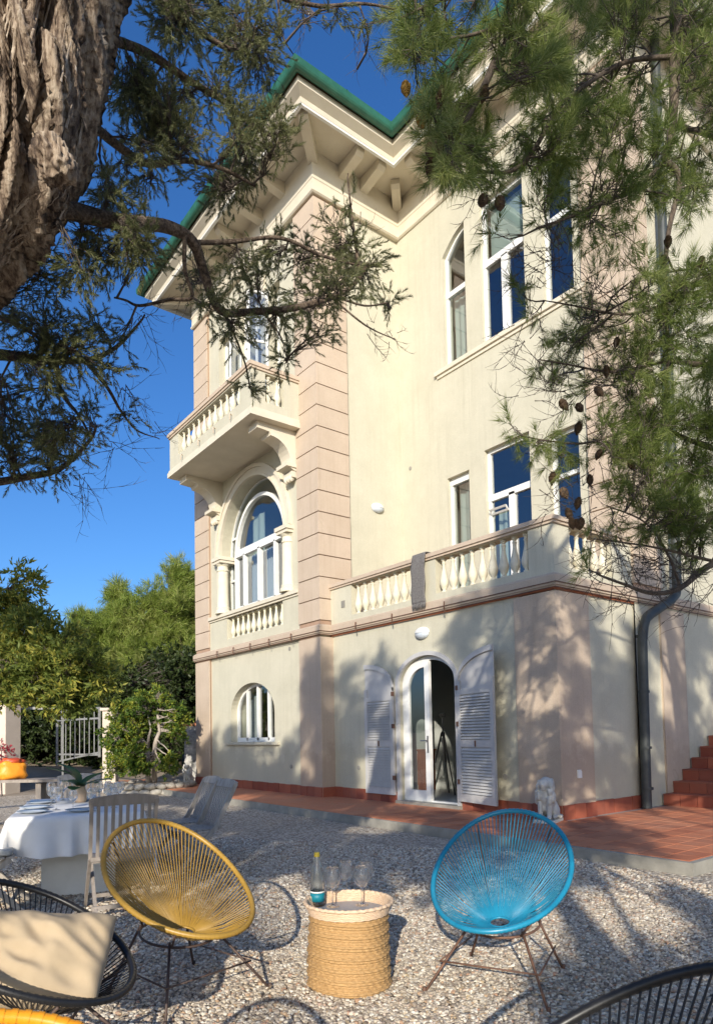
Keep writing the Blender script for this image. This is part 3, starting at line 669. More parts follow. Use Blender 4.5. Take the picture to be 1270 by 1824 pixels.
def shutter(F, s0, s1, high, flip):         # quarter-arch panel over two louvred fields
    a, b = min(s0, s1), max(s0, s1); w = b - a; k = 10
    top = []
    for i in range(k + 1):
        t = i / k; u = 1 - t if not flip else t          # 0 at the low edge
        u = t; 
        top.append((b - w * t, None))
    hi_at_a = not flip
    out = [(a, .27), (b, .27)]
    for i in range(k + 1):
        s = b - w * i / k
        u = (b - s) / w if hi_at_a else (s - a) / w      # 1 at the tall edge
        out.append((s, 2.28 + .47 * math.sqrt(max(0, 1 - (1 - u) ** 2))))
    mb = MB()
    m = len(out); vs = [F(*p, 0) for p in out] + [F(*p, .02) for p in out]
    fs = [(i, (i + 1) % m, m + (i + 1) % m, m + i) for i in range(m)] + [tuple(m + q for q in t) for t in tessellate_polygon([[Vector((*p, 0)) for p in out]])]
    mb.add(vs, fs)
    fbox(mb, F, a, a + .085, .27, 2.26, .02, .05); fbox(mb, F, b - .085, b, .27, 2.26, .02, .05)
    for z0, z1 in ((.27, .40), (1.16, 1.28), (2.02, 2.10)): fbox(mb, F, a + .085, b - .085, z0, z1, .02, .048)
    ins = [(q[0], q[1]) for q in out[2:]]
    for p, q in zip(ins[:-1], ins[1:]):
        mb.hexa([F(p[0], p[1] - .09, .02), F(q[0], q[1] - .09, .02), F(q[0], q[1] - .09, .05), F(p[0], p[1] - .09, .05), F(*p, .02), F(*q, .02), F(*q, .05), F(*p, .05)])
    o = vb(mb, 'shutter', M['shutter'])
    lm = MB()
    for z0, z1 in ((.41, 1.15), (1.29, 2.01)):
        n = 15
        for i in range(n):
            z = z0 + (z1 - z0) * (i + .5) / n; d = (z1 - z0) / n
            lm.hexa([F(a + .09, z - d * .42, .058), F(b - .09, z - d * .42, .058), F(b - .09, z - d * .42, .050), F(a + .09, z - d * .42, .050), F(a + .09, z + d * .40, .026), F(b - .09, z + d * .40, .026), F(b - .09, z + d * .40, .018), F(a + .09, z + d * .40, .018)])
    vb(lm, 'louvre_slats', M['shutter'], o, kind='stuff')
    hm = MB(); 
    for z in (.55, 1.5, 2.1): fbox(hm, F, (b if hi_at_a else a) - .03, (b if hi_at_a else a) + .03, z, z + .08, .03, .06)
    fbox(hm, F, (a + b) / 2 - .012, (a + b) / 2 + .012, 1.17, 1.27, .048, .065)
    vb(hm, 'shutter_hinge', M['rust'], o)
    return o
tag(shutter(FA(XD - .03), 9.50, 10.34, 0, True), 'shutter folded back towards the tower')
F_open = lambda s, z, n: (XD - .035 - n - (7.86 - s) * .22, s, z)
tag(shutter(F_open, 6.90, 7.86, 0, False), 'shutter standing a little off the wall')
def wall_lamp(F, s, z, label):
    mb = MB(); k = 16; vs = []; fs = []
    for j in range(7):
        a = math.pi / 2 * j / 6
        for i in range(k):
            t = 2 * math.pi * i / k; vs.append(F(s + .165 * math.cos(t) * math.cos(a), z + .105 * math.sin(t) * math.cos(a), .10 * math.sin(a) + .01))
    for j in range(6):
        for i in range(k): fs.append((j * k + i, j * k + (i + 1) % k, (j + 1) * k + (i + 1) % k, (j + 1) * k + i))
    mb.add(vs, fs); o = vb(mb, 'wall_lamp', M['porcelain'], smooth=True); o['label'] = label
    hm = MB(); vs = []; fs = []
    for j in range(5):
        a = math.pi / 2 * j / 4
        for i in range(k // 2 + 1):
            t = math.pi * i / (k // 2); vs.append(F(s + .175 * math.cos(t) * math.cos(a), z + .005 + .115 * math.sin(t) * math.cos(a), .112 * math.sin(a) + .008))
    for j in range(4):
        for i in range(k // 2): q = k // 2 + 1; fs.append((j * q + i, j * q + i + 1, (j + 1) * q + i + 1, (j + 1) * q + i))
    hm.add(vs, fs); vb(hm, 'lamp_hood', M['white'], o)
wall_lamp(FD, 8.72, 3.17, 'half-hooded lamp above the garden door'); wall_lamp(FB(Y0 + .06), 9.60, 6.46, 'half-hooded lamp high on the tower flank')
mb = MB()
for F, s, z in ((FA(XA), 12.73, 3.33), (FA(XA), 12.73, .72), (FD, 10.64, .74), (FA(XW), 11.2, 7.46), (FD, 6.95, .7)):
    c = F(s, z, 0)
    k = 12; mb.add([F(s + .045 * math.cos(2 * math.pi * i / k), z + .045 * math.sin(2 * math.pi * i / k), .012) for i in range(k)] + [F(s + .045 * math.cos(2 * math.pi * i / k), z + .045 * math.sin(2 * math.pi * i / k), -.01) for i in range(k)], [tuple(range(k))] + [(i, (i + 1) % k, k + (i + 1) % k, k + i) for i in range(k)])
vb(mb, 'vent_caps', M['concrete'], kind='stuff')
mb = MB(); fbox(mb, FT, 10.95, 11.07, 4.0, 4.14, 0, .012); vb(mb, 'vent_grille', M['concrete'])
mb = MB(); fbox(mb, FTB, 8.62, 8.70, .70, .82, 0, .02); fbox(mb, FTB, 8.705, 8.725, .70, .80, 0, .012); vb(mb, 'socket_box', M['white'])
mb = MB(); pp = [(11.55, 5.74, 13.9), (11.5, 5.74, 4.3), (11.48, 5.74, 3.86), (11.40, 5.72, 3.70), (11.2, 5.72, 3.56), (10.52, 5.72, 3.26), (10.38, 5.72, 3.18), (10.32, 5.73, 3.05), (10.315, 5.76, 2.8), (10.32, 5.79, 1.0), (10.30, 5.79, ZT + .005)]
mb.tube(pp, .078, 12); dp = vb(mb, 'downpipe', M['pipe'], smooth=True); smooth_by_angle(dp, 50)
mb = MB()
for z in (2.9, 2.0, 1.1, .45): mb.lathe([(.078, -.02), (.088, -.02), (.088, .02), (.078, .02)], 12, (10.325, 5.775, z), cap=False)
vb(mb, 'pipe_collar', M['pipe'], dp)
# --- red skirting tiles round the foot of the walls
sk = None
def skirt(F, s0, s1):
    global sk
    n = max(1, round(abs(s1 - s0) / .25)); st = (s1 - s0) / n
    for i in range(n):
        a = s0 + st * i + .004; b = s0 + st * (i + 1) - .004
        m_ = MB(); fbox(m_, F, min(a, b), max(a, b), ZT - .02, .33 + .004 * math.sin(i * 2.1), .0, .022 + .003 * math.sin(i * 3.7)); vb(m_, 'skirting_tile', M['terracotta_dark'])
skirt(FA(XQ), 16.65, 17.5); skirt(FA(XA), 12.25, 16.65); skirt(FA(XQ), Y0, 12.25); skirt(FA(XD), 9.47, 11.44); skirt(FA(XD), 6.66, 7.86); skirt(FA(XT), YT, 6.66)
skirt(FB(YT), XT, 9.07); skirt(FB(YT + .04), 9.07, 10.36); skirt(FB(Y0), XQ, 8.27)

# ================================================================== GROUND, TERRACE, STAIRS
def ground_z(x, y):
    # flat court; beyond the gate pillars the drive climbs away
    d = y - (19.0 + (x - 4.5) * -.2)
    lx = 1.0 if x < 7.2 else max(0.0, 1 - (x - 7.2) / 1.5)
    if d <= 0: return 0.0
    t = min(1, d / 12); return 1.3 * t * t * (3 - 2 * t) * 1.0
def gravel_material():
    m, nt, b, out = nodes('gravel_ground'); vec = coords(nt)
    v = N(nt, 'ShaderNodeTexVoronoi', Scale=34); nt.links.new(vec, v.inputs['Vector'])
    sep = nt.nodes.new('ShaderNodeSeparateColor'); nt.links.new(v.outputs['Color'], sep.inputs[0])
    col = ramp(nt, sep.outputs[0], [(.0, (.20, .165, .13)), (.35, (.42, .35, .27)), (.65, (.56, .49, .39)), (.9, (.74, .68, .57)), (1, (.40, .25, .16))])
    big = noise_tex(nt, vec, .5, 4); col = mixc(nt, ramp(nt, big, [(.4, (0, 0, 0)), (.7, (.35,) * 3)]), col, (.24, .20, .15))
    nt.links.new(col, b.inputs['Base Color']); b.inputs['Roughness'].default_value = .9
    h = N(nt, 'ShaderNodeMath', _operation='MULTIPLY'); nt.links.new(v.outputs['Distance'], h.inputs[0]); h.inputs[1].default_value = -1
    bump(nt, b, h.outputs[0], 1.0, .03); return m
def pebble_material():
    m, nt, b, out = nodes('pebble'); oi = nt.nodes.new('ShaderNodeObjectInfo')
    col = ramp(nt, oi.outputs['Random'], [(.0, (.18, .14, .11)), (.15, (.32, .26, .20)), (.4, (.50, .42, .32)), (.65, (.62, .54, .42)), (.85, (.80, .75, .64)), (.94, (.42, .23, .14)), (1, (.52, .40, .24))])
    f = noise_tex(nt, coords(nt), 60, 3); col = mixc(nt, f, col, (.3, .27, .22), 'MIX'); 
    mx = [n for n in nt.nodes if n.type == 'MIX'][-1]
    for l in list(nt.links):
        if l.to_socket == mx.inputs[0]: nt.links.remove(l)
    mx.inputs[0].default_value = .15
    nt.links.new(col, b.inputs['Base Color']); b.inputs['Roughness'].default_value = .75; return m
M['gravel'] = gravel_material(); M['pebble'] = pebble_material()
M['dirt'] = basic('dirt_drive', (.22, .17, .12), (.38, .31, .23), 1.2, .95, 14, .6, .03, stain=.3)
g = MB(); n = 60
xs = [-400, -150, -60, -25] + list(np.linspace(-10, 20, 41)) + [30, 60, 150, 400]
ys = [-400, -150, -60, -25] + list(np.linspace(-10, 40, 61)) + [60, 90, 150, 400]
vs = [(x, y, ground_z(x, y)) for y in ys for x in xs]; nx = len(xs)
g.add(vs, [(j * nx + i, j * nx + i + 1, (j + 1) * nx + i + 1, (j + 1) * nx + i) for j in range(len(ys) - 1) for i in range(nx - 1)])
# courtyard is gravel, the drive beyond is dirt
g.mi = [1 if (vs[f[0]][1] > 18.5) else 0 for f in g.f]
gr = g.build('ground', [M['gravel'], M['dirt']], smooth=True); tag(gr, 'pale grey gravel of the courtyard', None, None, 'structure')

def pebbles(name, poly, dens, smin, smax, seed, label):
    me = bpy.data.meshes.new(name); me.from_pydata([(p[0], p[1], .0) for p in poly], [], [tuple(range(len(poly)))]); me.update()
    o = bpy.data.objects.new(name, me); COL.objects.link(o); me.materials.append(M['pebble'])
    ng = bpy.data.node_groups.new(name, 'GeometryNodeTree')
    ng.interface.new_socket('Geometry', in_out='INPUT', socket_type='NodeSocketGeometry'); ng.interface.new_socket('Geometry', in_out='OUTPUT', socket_type='NodeSocketGeometry')
    gi = ng.nodes.new('NodeGroupInput'); go = ng.nodes.new('NodeGroupOutput')
    d = ng.nodes.new('GeometryNodeDistributePointsOnFaces'); d.inputs['Density'].default_value = dens; d.inputs['Seed'].default_value = seed
    ico = ng.nodes.new('GeometryNodeMeshIcoSphere'); ico.inputs['Radius'].default_value = 1; ico.inputs['Subdivisions'].default_value = 2
    # knock the sphere out of round
    sp = ng.nodes.new('GeometryNodeSetPosition'); nz = ng.nodes.new('ShaderNodeTexNoise'); nz.inputs['Scale'].default_value = .9
    vm = ng.nodes.new('ShaderNodeVectorMath'); vm.operation = 'SUBTRACT'; vm.inputs[1].default_value = (.5, .5, .5)
    ng.links.new(nz.outputs['Color'], vm.inputs[0])
    vm2 = ng.nodes.new('ShaderNodeVectorMath'); vm2.operation = 'SCALE'; vm2.inputs['Scale'].default_value = 1.1; ng.links.new(vm.outputs[0], vm2.inputs[0])
    ng.links.new(ico.outputs['Mesh'], sp.inputs['Geometry']); ng.links.new(vm2.outputs[0], sp.inputs['Offset'])
    sm = ng.nodes.new('GeometryNodeSetMaterial'); sm.inputs['Material'].default_value = M['pebble']; ng.links.new(sp.outputs[0], sm.inputs[0])
    ss = ng.nodes.new('GeometryNodeSetShadeSmooth'); ng.links.new(sm.outputs[0], ss.inputs[0])
    ins = ng.nodes.new('GeometryNodeInstanceOnPoints')
    rs = ng.nodes.new('FunctionNodeRandomValue'); rs.data_type = 'FLOAT_VECTOR'; rs.inputs[0].default_value = (smin, smin, smin * .45); rs.inputs[1].default_value = (smax, smax * .85, smax * .6)
    rr = ng.nodes.new('FunctionNodeRandomValue'); rr.data_type = 'FLOAT_VECTOR'; rr.inputs[0].default_value = (-.5, -.5, 0); rr.inputs[1].default_value = (.5, .5, 6.28)
    ng.links.new(gi.outputs[0], d.inputs['Mesh']); ng.links.new(d.outputs['Points'], ins.inputs['Points']); ng.links.new(ss.outputs[0], ins.inputs['Instance'])
    ng.links.new(rs.outputs[0], ins.inputs['Scale']); ng.links.new(rr.outputs[0], ins.inputs['Rotation']); ng.links.new(ins.outputs[0], go.inputs[0])
    md = o.modifiers.new('scatter', 'NODES'); md.node_group = ng
    o.location.z = .004
    return tag(o, label, None, None, 'stuff')
def hd(a, b):                              # (to the side, ahead) of the photographer -> x, y
    return (DV.x * a + DV.y * b, DU.x * a + DU.y * b)
def wedge(d0, d1, k=.60): 
    q = []
    for a, b in ((-d0 * k, d0), (d0 * k, d0), (d1 * k, d1), (-d1 * k, d1)):
        x, y = CR.x * a + _c * 0, 0
        fx, fy = Vector((CF.x, CF.y)).normalized(); rx, ry = fy, -fx
        q.append((min(fx * b + rx * a, 6.48), fy * b + ry * a))
    return q
pebbles('pebbles', wedge(2.4, 5.6), 3600, .007, .0185, 3, 'loose mixed pebbles lying round the woven chairs')
pebbles('pebbles', wedge(5.6, 11.5), 1500, .010, .023, 5, 'loose mixed pebbles lying along the paved terrace')

# dry needles and leaves that have blown about the court
rl = np.random.RandomState(8); mb = MB()
for k in range(1500):
    b_ = rl.uniform(2.6, 10) if k % 3 else rl.uniform(2.6, 5.5); a_ = rl.uniform(-.6, .6) * b_; x, y = hd(a_, b_)
    if x > 6.3: continue
    an = rl.uniform(0, 6.28); L = rl.uniform(.02, .06); w = rl.uniform(.0012, .003) if k % 4 else rl.uniform(.006, .012); d = Vector((math.cos(an), math.sin(an), rl.uniform(-.1, .25))) * L / 2; s_ = Vector((-math.sin(an), math.cos(an), rl.uniform(-.3, .3))) * w; c = Vector((x, y, .022 + .006 * rl.rand()))
    mb.add([c - d, c + s_, c + d, c - s_], [(0, 1, 2, 3)])
M['litter'] = basic('dry_leaf_litter', (.16, .10, .055), (.52, .42, .27), 9, .8)
tag(mb.build('leaf_litter', M['litter']), 'dry needles and small leaves strewn over the gravel', None, None, 'stuff')

# paved terrace
XK = 6.5
terr = thing('paved_terrace', 'low terrace of red terracotta tiles with a concrete edge along the villa', 'terrace', (XK, 3.25, 0)); terr['kind'] = 'structure'
del terr['category']
plan = [(XK, 3.25), (16, 3.25), (16, 6), (8.6, 6.0), (8.6, 21.5), (6.62, 21.5)]
def shrink(p, d): return p
mb = MB(); mb.prism([(XK + .02, 3.27), (16, 3.27), (16, 6), (8.6, 6), (8.6, 21.5), (6.64, 21.5)], 0, ZT - .012); mb.build('terrace_bed', M['grout'], terr, absolute=True)
mb = MB(); 
mb.prism([(XK - .07, 3.18), (XK - .005, 3.245), (6.62, 21.5), (6.55, 21.5)], -.02, ZT - .004); mb.prism([(XK - .07, 3.18), (16, 3.18), (16, 3.245), (XK - .005, 3.245)], -.02, ZT - .004)
k_ = mb.build('kerb', M['concrete'], terr, absolute=True); fix_normals(k_)
TS = .28; tile_src = None; far = MB(); ntile = 0
def tile_at(x, y):
    global tile_src, ntile
    if ntile < 290 and y < 12.4:
        if tile_src is None:
            b = MB(); q = TS / 2 - .004; b.hexa([(-q, -q, -.01), (q, -q, -.01), (q, q, -.01), (-q, q, -.01), (-q + .003, -q + .003, .002), (q - .003, -q + .003, .002), (q - .003, q - .003, .002), (-q + .003, q - .003, .002)])
            tile_src = b.build('floor_tile', M['terracotta'], terr, absolute=True); o = tile_src
        else: o = repeat(tile_src, terr, absolute=True)
        o.location = (x, y, ZT + random.uniform(-.0012, .0012)); o.rotation_euler = (random.uniform(-.004, .004), random.uniform(-.004, .004), 0); ntile += 1
    else:
        q = TS / 2 - .004; far.box((x, y, ZT - .004), (2 * q, 2 * q, .012))
yy = 3.25 + TS / 2
while yy < 21.4:
    edge = XK + (yy - 3.25) * .0066
    xmax = 8.28 if yy > 6.0 else 13.6
    i = 0
    while True:
        x = edge + TS / 2 + i * TS
        if x - TS / 2 > xmax: break
        if not (yy > 5.9 and x + TS / 2 > 8.3): tile_at(x, yy)
        elif yy > 5.9 and x < 8.4 and yy < 20: tile_at(x, yy) if x < 8.2 else None
        i += 1
    yy += TS
far.build('floor_tiles_beyond', M['terracotta'], terr, absolute=True, kind='stuff')

stairs = thing('stairs', 'flight of red tiled steps climbing along the villa flank', 'stairs', (11.0, 4.9, ZT))
step0 = None
RI, TR = .188, .335
for k in range(9):
    x0 = 10.97 + TR * k; z0 = ZT + RI * k
    mb = MB(); mb.prism([(x0, 3.9), (16, 3.9), (16, YT - .02), (x0, YT - .02)], z0 + .0005, z0 + RI - .012)
    st = mb.build('step', M['grout'], stairs, absolute=True)
    for j in range(7):
        y = 3.9 + .28 * j + .14
        b = MB(); q = .136; b.box((x0 - .006, y, z0 + RI / 2 - .008), (.016, 2 * q, RI - .02)); b.build('riser_tile', M['terracotta_dark'], st, absolute=True)
        b = MB(); b.box((x0 + TR / 2 - .012, y, z0 + RI - .006), (TR + .02, 2 * q, .014)); b.build('tread_tile', M['terracotta_dark'], st, absolute=True)

# ================================================================== WOVEN CHAIRS
def rim_pt(t, a=.50, b=.385, T=R(31), zc=.62, k=.03):
    x = -a * math.cos(t) * math.cos(T); z = zc + a * math.cos(t) * math.sin(T); y = b * (1 + .07 * math.cos(t)) * math.sin(t)
    d = k * math.cos(2 * t); return Vector((x + d * math.sin(T), y, z + d * math.cos(T)))
def woven_chair(label, loc, heading, cord, legmat, group='round woven cord chairs on the gravel', ncord=104, dims={}):
    t = thing('cord_chair', label, 'chair', (loc[0], loc[1], 0), heading, group)
    n = 72; mb = MB(); pts = [rim_pt(2 * math.pi * i / n, **dims) for i in range(n)]
    mb.tube(pts, .0145, 10, closed=True); r_ = mb.build('rim', M[cord], t, smooth=True)
    wm = MB()                                # cord windings standing proud of the rim
    for i in range(ncord):
        a = 2 * math.pi * (i + .5) / ncord; p = rim_pt(a, **dims); q = rim_pt(a + .012, **dims); d = (q - p).normalized()
        wm.tube([p - d * .006, p + d * .006], .0163, 8, cap=False)
    wm.build('rim_winding', M[cord], t, smooth=True, kind='stuff')
    hc = Vector((.02, 0, .325)); hr = .058
    hole = lambda a: hc + Vector((-hr * math.cos(a), hr * math.sin(a), .012 * math.cos(a)))
    mb = MB(); mb.tube([hole(2 * math.pi * i / 28) for i in range(28)], .007, 6, closed=True); mb.build('seat_ring', M[cord], t, smooth=True)
    sm = MB()
    for i in range(ncord):
        a = 2 * math.pi * i / ncord
        p, q = rim_pt(a, **dims), hole(a + random.uniform(-.02, .02)); mid = (p * .5 + q * .5) + Vector((0, 0, -.012 - .01 * random.random()))
        sm.tube([p, p * .75 + q * .25 + Vector((0, 0, -.009)), mid, p * .25 + q * .75 + Vector((0, 0, -.01)), q], .0031, 5, cap=False)
    sm.build('cords', M[cord], t, smooth=True, kind='stuff')
    # frame: hoop under the seat, splayed legs, ties
    hoop = lambda a: Vector((-.03 - .21 * math.cos(a), .21 * math.sin(a), .315 + .03 * math.cos(a)))
    mb = MB(); mb.tube([hoop(2 * math.pi * i / 40) for i in range(40)], .007, 6, closed=True)
    for a in (.6, 2.4, -2.4, -.6): mb.tube([hoop(a), rim_pt(a * 1.0, **dims) * .98 + Vector((0, 0, -.012))], .0065, 6)
    mb.build('frame', M[legmat], t, smooth=True)
    for a, fx, fy in ((.75, -.30, .28), (-.75, -.30, -.28), (2.35, .36, .33), (-2.35, .36, -.33)):
        lm = MB(); lm.tube([hoop(a) + Vector((0, 0, .02)), Vector((fx, fy, .0))], .0075, 6); lm.lathe([(.010, 0), (.011, .03), (.008, .032)], 6, (fx, fy, 0)); lm.build('leg', M[legmat], t, smooth=True)
    tm = MB()
    for s in (-1, 1): tm.tube([Vector((-.24, .25 * s, .15)), Vector((.27, .27 * s, .15))], .005, 6)
    tm.tube([Vector((.27, -.27, .15)), Vector((.27, .27, .15))], .005, 6); tm.build('stretcher', M[legmat], t, smooth=True)
    return t
ch_blue = woven_chair('blue cord chair facing the camera beside the wicker drinks basket', (3.02, 2.60), R(-155), 'blue_cord', 'rust')
ch_must = woven_chair('mustard yellow cord chair in front of the laid dining table', (1.56, 3.64), R(-80), 'mustard_cord', 'iron')
ch_bl1 = woven_chair('black cord chair holding the beige cushion', (.645, 3.03), R(-48), 'black_cord', 'iron', dims=dict(a=.46, b=.388, T=R(26), zc=.607, k=.0))
ch_bl2 = woven_chair('empty black cord chair of which only the curved upper rim shows', (1.24, .828), R(137), 'black_cord', 'iron', dims=dict(T=R(30.2), a=.492, b=.372, zc=.643, k=.0))
ch_or = woven_chair('orange cord chair of which only a bit of rim shows below the black one', (.177, 1.167), R(-89), 'orange_cord', 'iron', dims=dict(T=R(33), a=.47, b=.38, zc=.60, k=0))

# cushion lying in the black chair
def cushion():
    nx_, ny_ = 36, 28; w, h_ = .66, .40; vs = []; fs = []
    for side in (1, -1):
        for j in range(ny_ + 1):
            for i in range(nx_ + 1):
                u, v = 2 * i / nx_ - 1, 2 * j / ny_ - 1
                e = max(0, (1 - abs(u) ** 3.2)) ** .55 * max(0, (1 - abs(v) ** 3.2)) ** .55
                pull = 1 - .07 * (abs(u) ** 2) * (1 - abs(v) ** 2) ; pv = 1 - .07 * (abs(v) ** 2) * (1 - abs(u) ** 2)
                p = Vector((u * w / 2 * pv, v * h_ / 2 * pull, side * .125 * e))
                wr = noise.noise(Vector((p.x * 5 + 3, p.y * 5, side * 2))) * .05 * e + (noise.noise(Vector((p.x * 11, p.y * 8 + p.x * 7, side))) * .035 - abs(noise.noise(Vector((p.x * 7 + 5, p.y * 14 + p.x * 9, side + 4)))) * .05) * e
                wr += .012 * e * math.sin((p.x * 22 + p.y * 30) + 4 * noise.noise(p * 4)) * max(0, abs(u) - .45)
                vs.append(p + Vector((0, 0, wr)))
    o = (nx_ + 1) * (ny_ + 1)
    for s in range(2):
        for j in range(ny_):
            for i in range(nx_):
                a = s * o + j * (nx_ + 1) + i; fs.append((a, a + 1, a + nx_ + 2, a + nx_ + 1) if s == 0 else (a, a + nx_ + 1, a + nx_ + 2, a + 1))
    m_ = MB(); m_.add(vs, fs); ob = m_.build('cushion', M['beige'], smooth=True)
    bm = bmesh.new(); bm.from_mesh(ob.data); bmesh.ops.remove_doubles(bm, verts=bm.verts, dist=.0008); bm.to_mesh(ob.data); bm.free()
    sd = ob.modifiers.new('s', 'SUBSURF'); sd.levels = 1; sd.render_levels = 1
    return ob
cu = cushion(); tag(cu, 'crumpled beige cotton cushion lying in the black cord chair', 'cushion')
X_ = Vector((.84, -.50, -.06)).normalized(); Nn = Vector((-.42, -.52, .74)); Nn = (Nn - X_ * Nn.dot(X_)).normalized(); Y_ = Nn.cross(X_)
cu.matrix_world = Matrix(((X_.x, Y_.x, Nn.x, .62), (X_.y, Y_.y, Nn.y, 3.00), (X_.z, Y_.z, Nn.z, .535), (0, 0, 0, 1)))

# ================================================================== DRINKS BASKET
BKX, BKY = 2.32, 3.10
bk = thing('drinks_basket', 'round seagrass basket used as a side table', 'basket', (BKX, BKY, 0))
mb = MB(); prof = []
zt_ = .40; nrow = 25
for i in range(nrow):
    z0 = .005 + zt_ * i / nrow; r0 = .228 + .006 * math.sin(i * 1.7) - .012 * (i / nrow) ** 2 + (.0 if i else -.012)
    for q in range(5):
        a = math.pi * q / 4; prof.append((r0 + .0055 * math.sin(a) - .003, z0 + zt_ / nrow * q / 4.6))
def weave(mb, prof, n, c):
    vs = []; fs = []
    for k, (r, z) in enumerate(prof):
        row = k // 5
        for i in range(n):
            a = 2 * math.pi * i / n
            rr = r + .0030 * math.sin(i * math.pi / 2 + row * 1.9) + .004 * math.sin(3 * a + .4) + .003 * math.sin(5 * a + row * .2)
            vs.append((c[0] + rr * math.cos(a), c[1] + rr * math.sin(a), c[2] + z + .004 * math.sin(2 * a + 1)))
    for k in range(len(prof) - 1):
        for i in range(n): fs.append((k * n + i, k * n + (i + 1) % n, (k + 1) * n + (i + 1) % n, (k + 1) * n + i))
    mb.add(vs, fs)
weave(mb, prof, 132, (0, 0, 0)); mb.build('basket_body', M['seagrass'], bk, smooth=True)
tray = thing('tray', 'round pale rattan tray with a grey base standing on the seagrass basket', 'tray', (BKX, BKY, .405))
mb = MB(); mb.lathe([(.0, .006), (.215, .006), (.215, .0), (.0, .0)], 40); mb.build('tray_base', M['traygrey'], tray)
mb = MB()
for k in range(6):
    r = .222 + .003 * k; z = .004 + .009 * k
    n = 120; mb.tube([(r * math.cos(2 * math.pi * i / n), r * math.sin(2 * math.pi * i / n), z + .0016 * math.sin(i * math.pi * 2 / 4 + k)) for i in range(n)], .0058, 6, closed=True)
n = 160; mb.tube([((.243 + .003 * math.sin(i * 1.3)) * math.cos(2 * math.pi * i / n), (.243 + .003 * math.sin(i * 1.3)) * math.sin(2 * math.pi * i / n), .058 + .002 * math.sin(i * 1.9)) for i in range(n)], .0105, 6, closed=True)
mb.build('tray_rim', M['straw'], tray, smooth=True)
ZTR = .405 + .006
bt = thing('water_bottle', 'clear glass water bottle with yellow cap and teal label', 'bottle', (*at(566, 1618, 3.93).xy, ZTR))
mb = MB(); op = [(.0, .0), (.036, .0), (.041, .008), (.041, .16), (.039, .19), (.030, .235), (.018, .275), (.0145, .285), (.0145, .30)]
mb.lathe(op + [(.012, .30), (.012, .284), (.027, .235), (.036, .19), (.038, .16), (.038, .012), (0, .01)], 28, cap=False); mb.build('bottle_glass', M['bottleglass'], bt, smooth=True)
mb = MB(); mb.lathe([(.0155, .282), (.017, .284), (.017, .304), (.0165, .308), (0, .309)], 18); mb.build('cap', M['yellow_cap'], bt)
mb = MB(); mb.lathe([(.0415, .03), (.0419, .03), (.0419, .078), (.0415, .078)], 28, cap=False); lb = mb.build('label', M['teal_label'], bt, smooth=True)
mb = MB(); mb.lathe([(.0417, .079), (.0419, .079), (.0419, .088), (.0417, .088)], 28, cap=False); mb.build('label_band', M['white'], bt, smooth=True)
def wine_glass(label, px, py, d, z, s=1.0, first=[None], group='wine glasses', name='wine_glass', cat='wine glass'):
    w = at(px, py, d)
    if first[0] is None:
        t = thing(name, label, cat, (w.x, w.y, z), 0, group)
        o = [(0, 0), (.034, .001), (.036, .003), (.012, .008), (.0045, .018), (.004, .085), (.007, .094), (.026, .108), (.041, .130), (.0455, .152), (.043, .178), (.036, .205), (.0335, .212)]
        i = [(.0325, .212), (.035, .205), (.042, .178), (.0445, .152), (.040, .131), (.025, .110), (.004, .100), (0, .099)]
        mb = MB(); mb.lathe(o[:7], 24, cap=False); mb.build('stem', M['drinkglass'], t, smooth=True)
        mb = MB(); mb.lathe(o[6:] + i, 28, cap=False); mb.build('bowl', M['drinkglass'], t, smooth=True)
        first[0] = t
    else:
        t = copy_tree(first[0]); t.location = (w.x, w.y, z); t['label'] = label; t['group'] = group; t['category'] = cat
    t.scale = (s, s, s); return t
wine_glass('balloon wine glass next to the water bottle', 593, 1622, 3.90, ZTR, 1.05, group='balloon wine glasses on the tray')
wine_glass('balloon wine glass at the back of the basket tray', 618, 1612, 4.10, ZTR, 1.05, group='balloon wine glasses on the tray')
wine_glass('balloon wine glass at the tray edge farthest from the bottle, in front', 645, 1620, 3.92, ZTR, 1.05, group='balloon wine glasses on the tray')
wine_glass('balloon wine glass half hidden behind the one farthest from the bottle', 652, 1612, 4.08, ZTR, 1.03, group='balloon wine glasses on the tray')

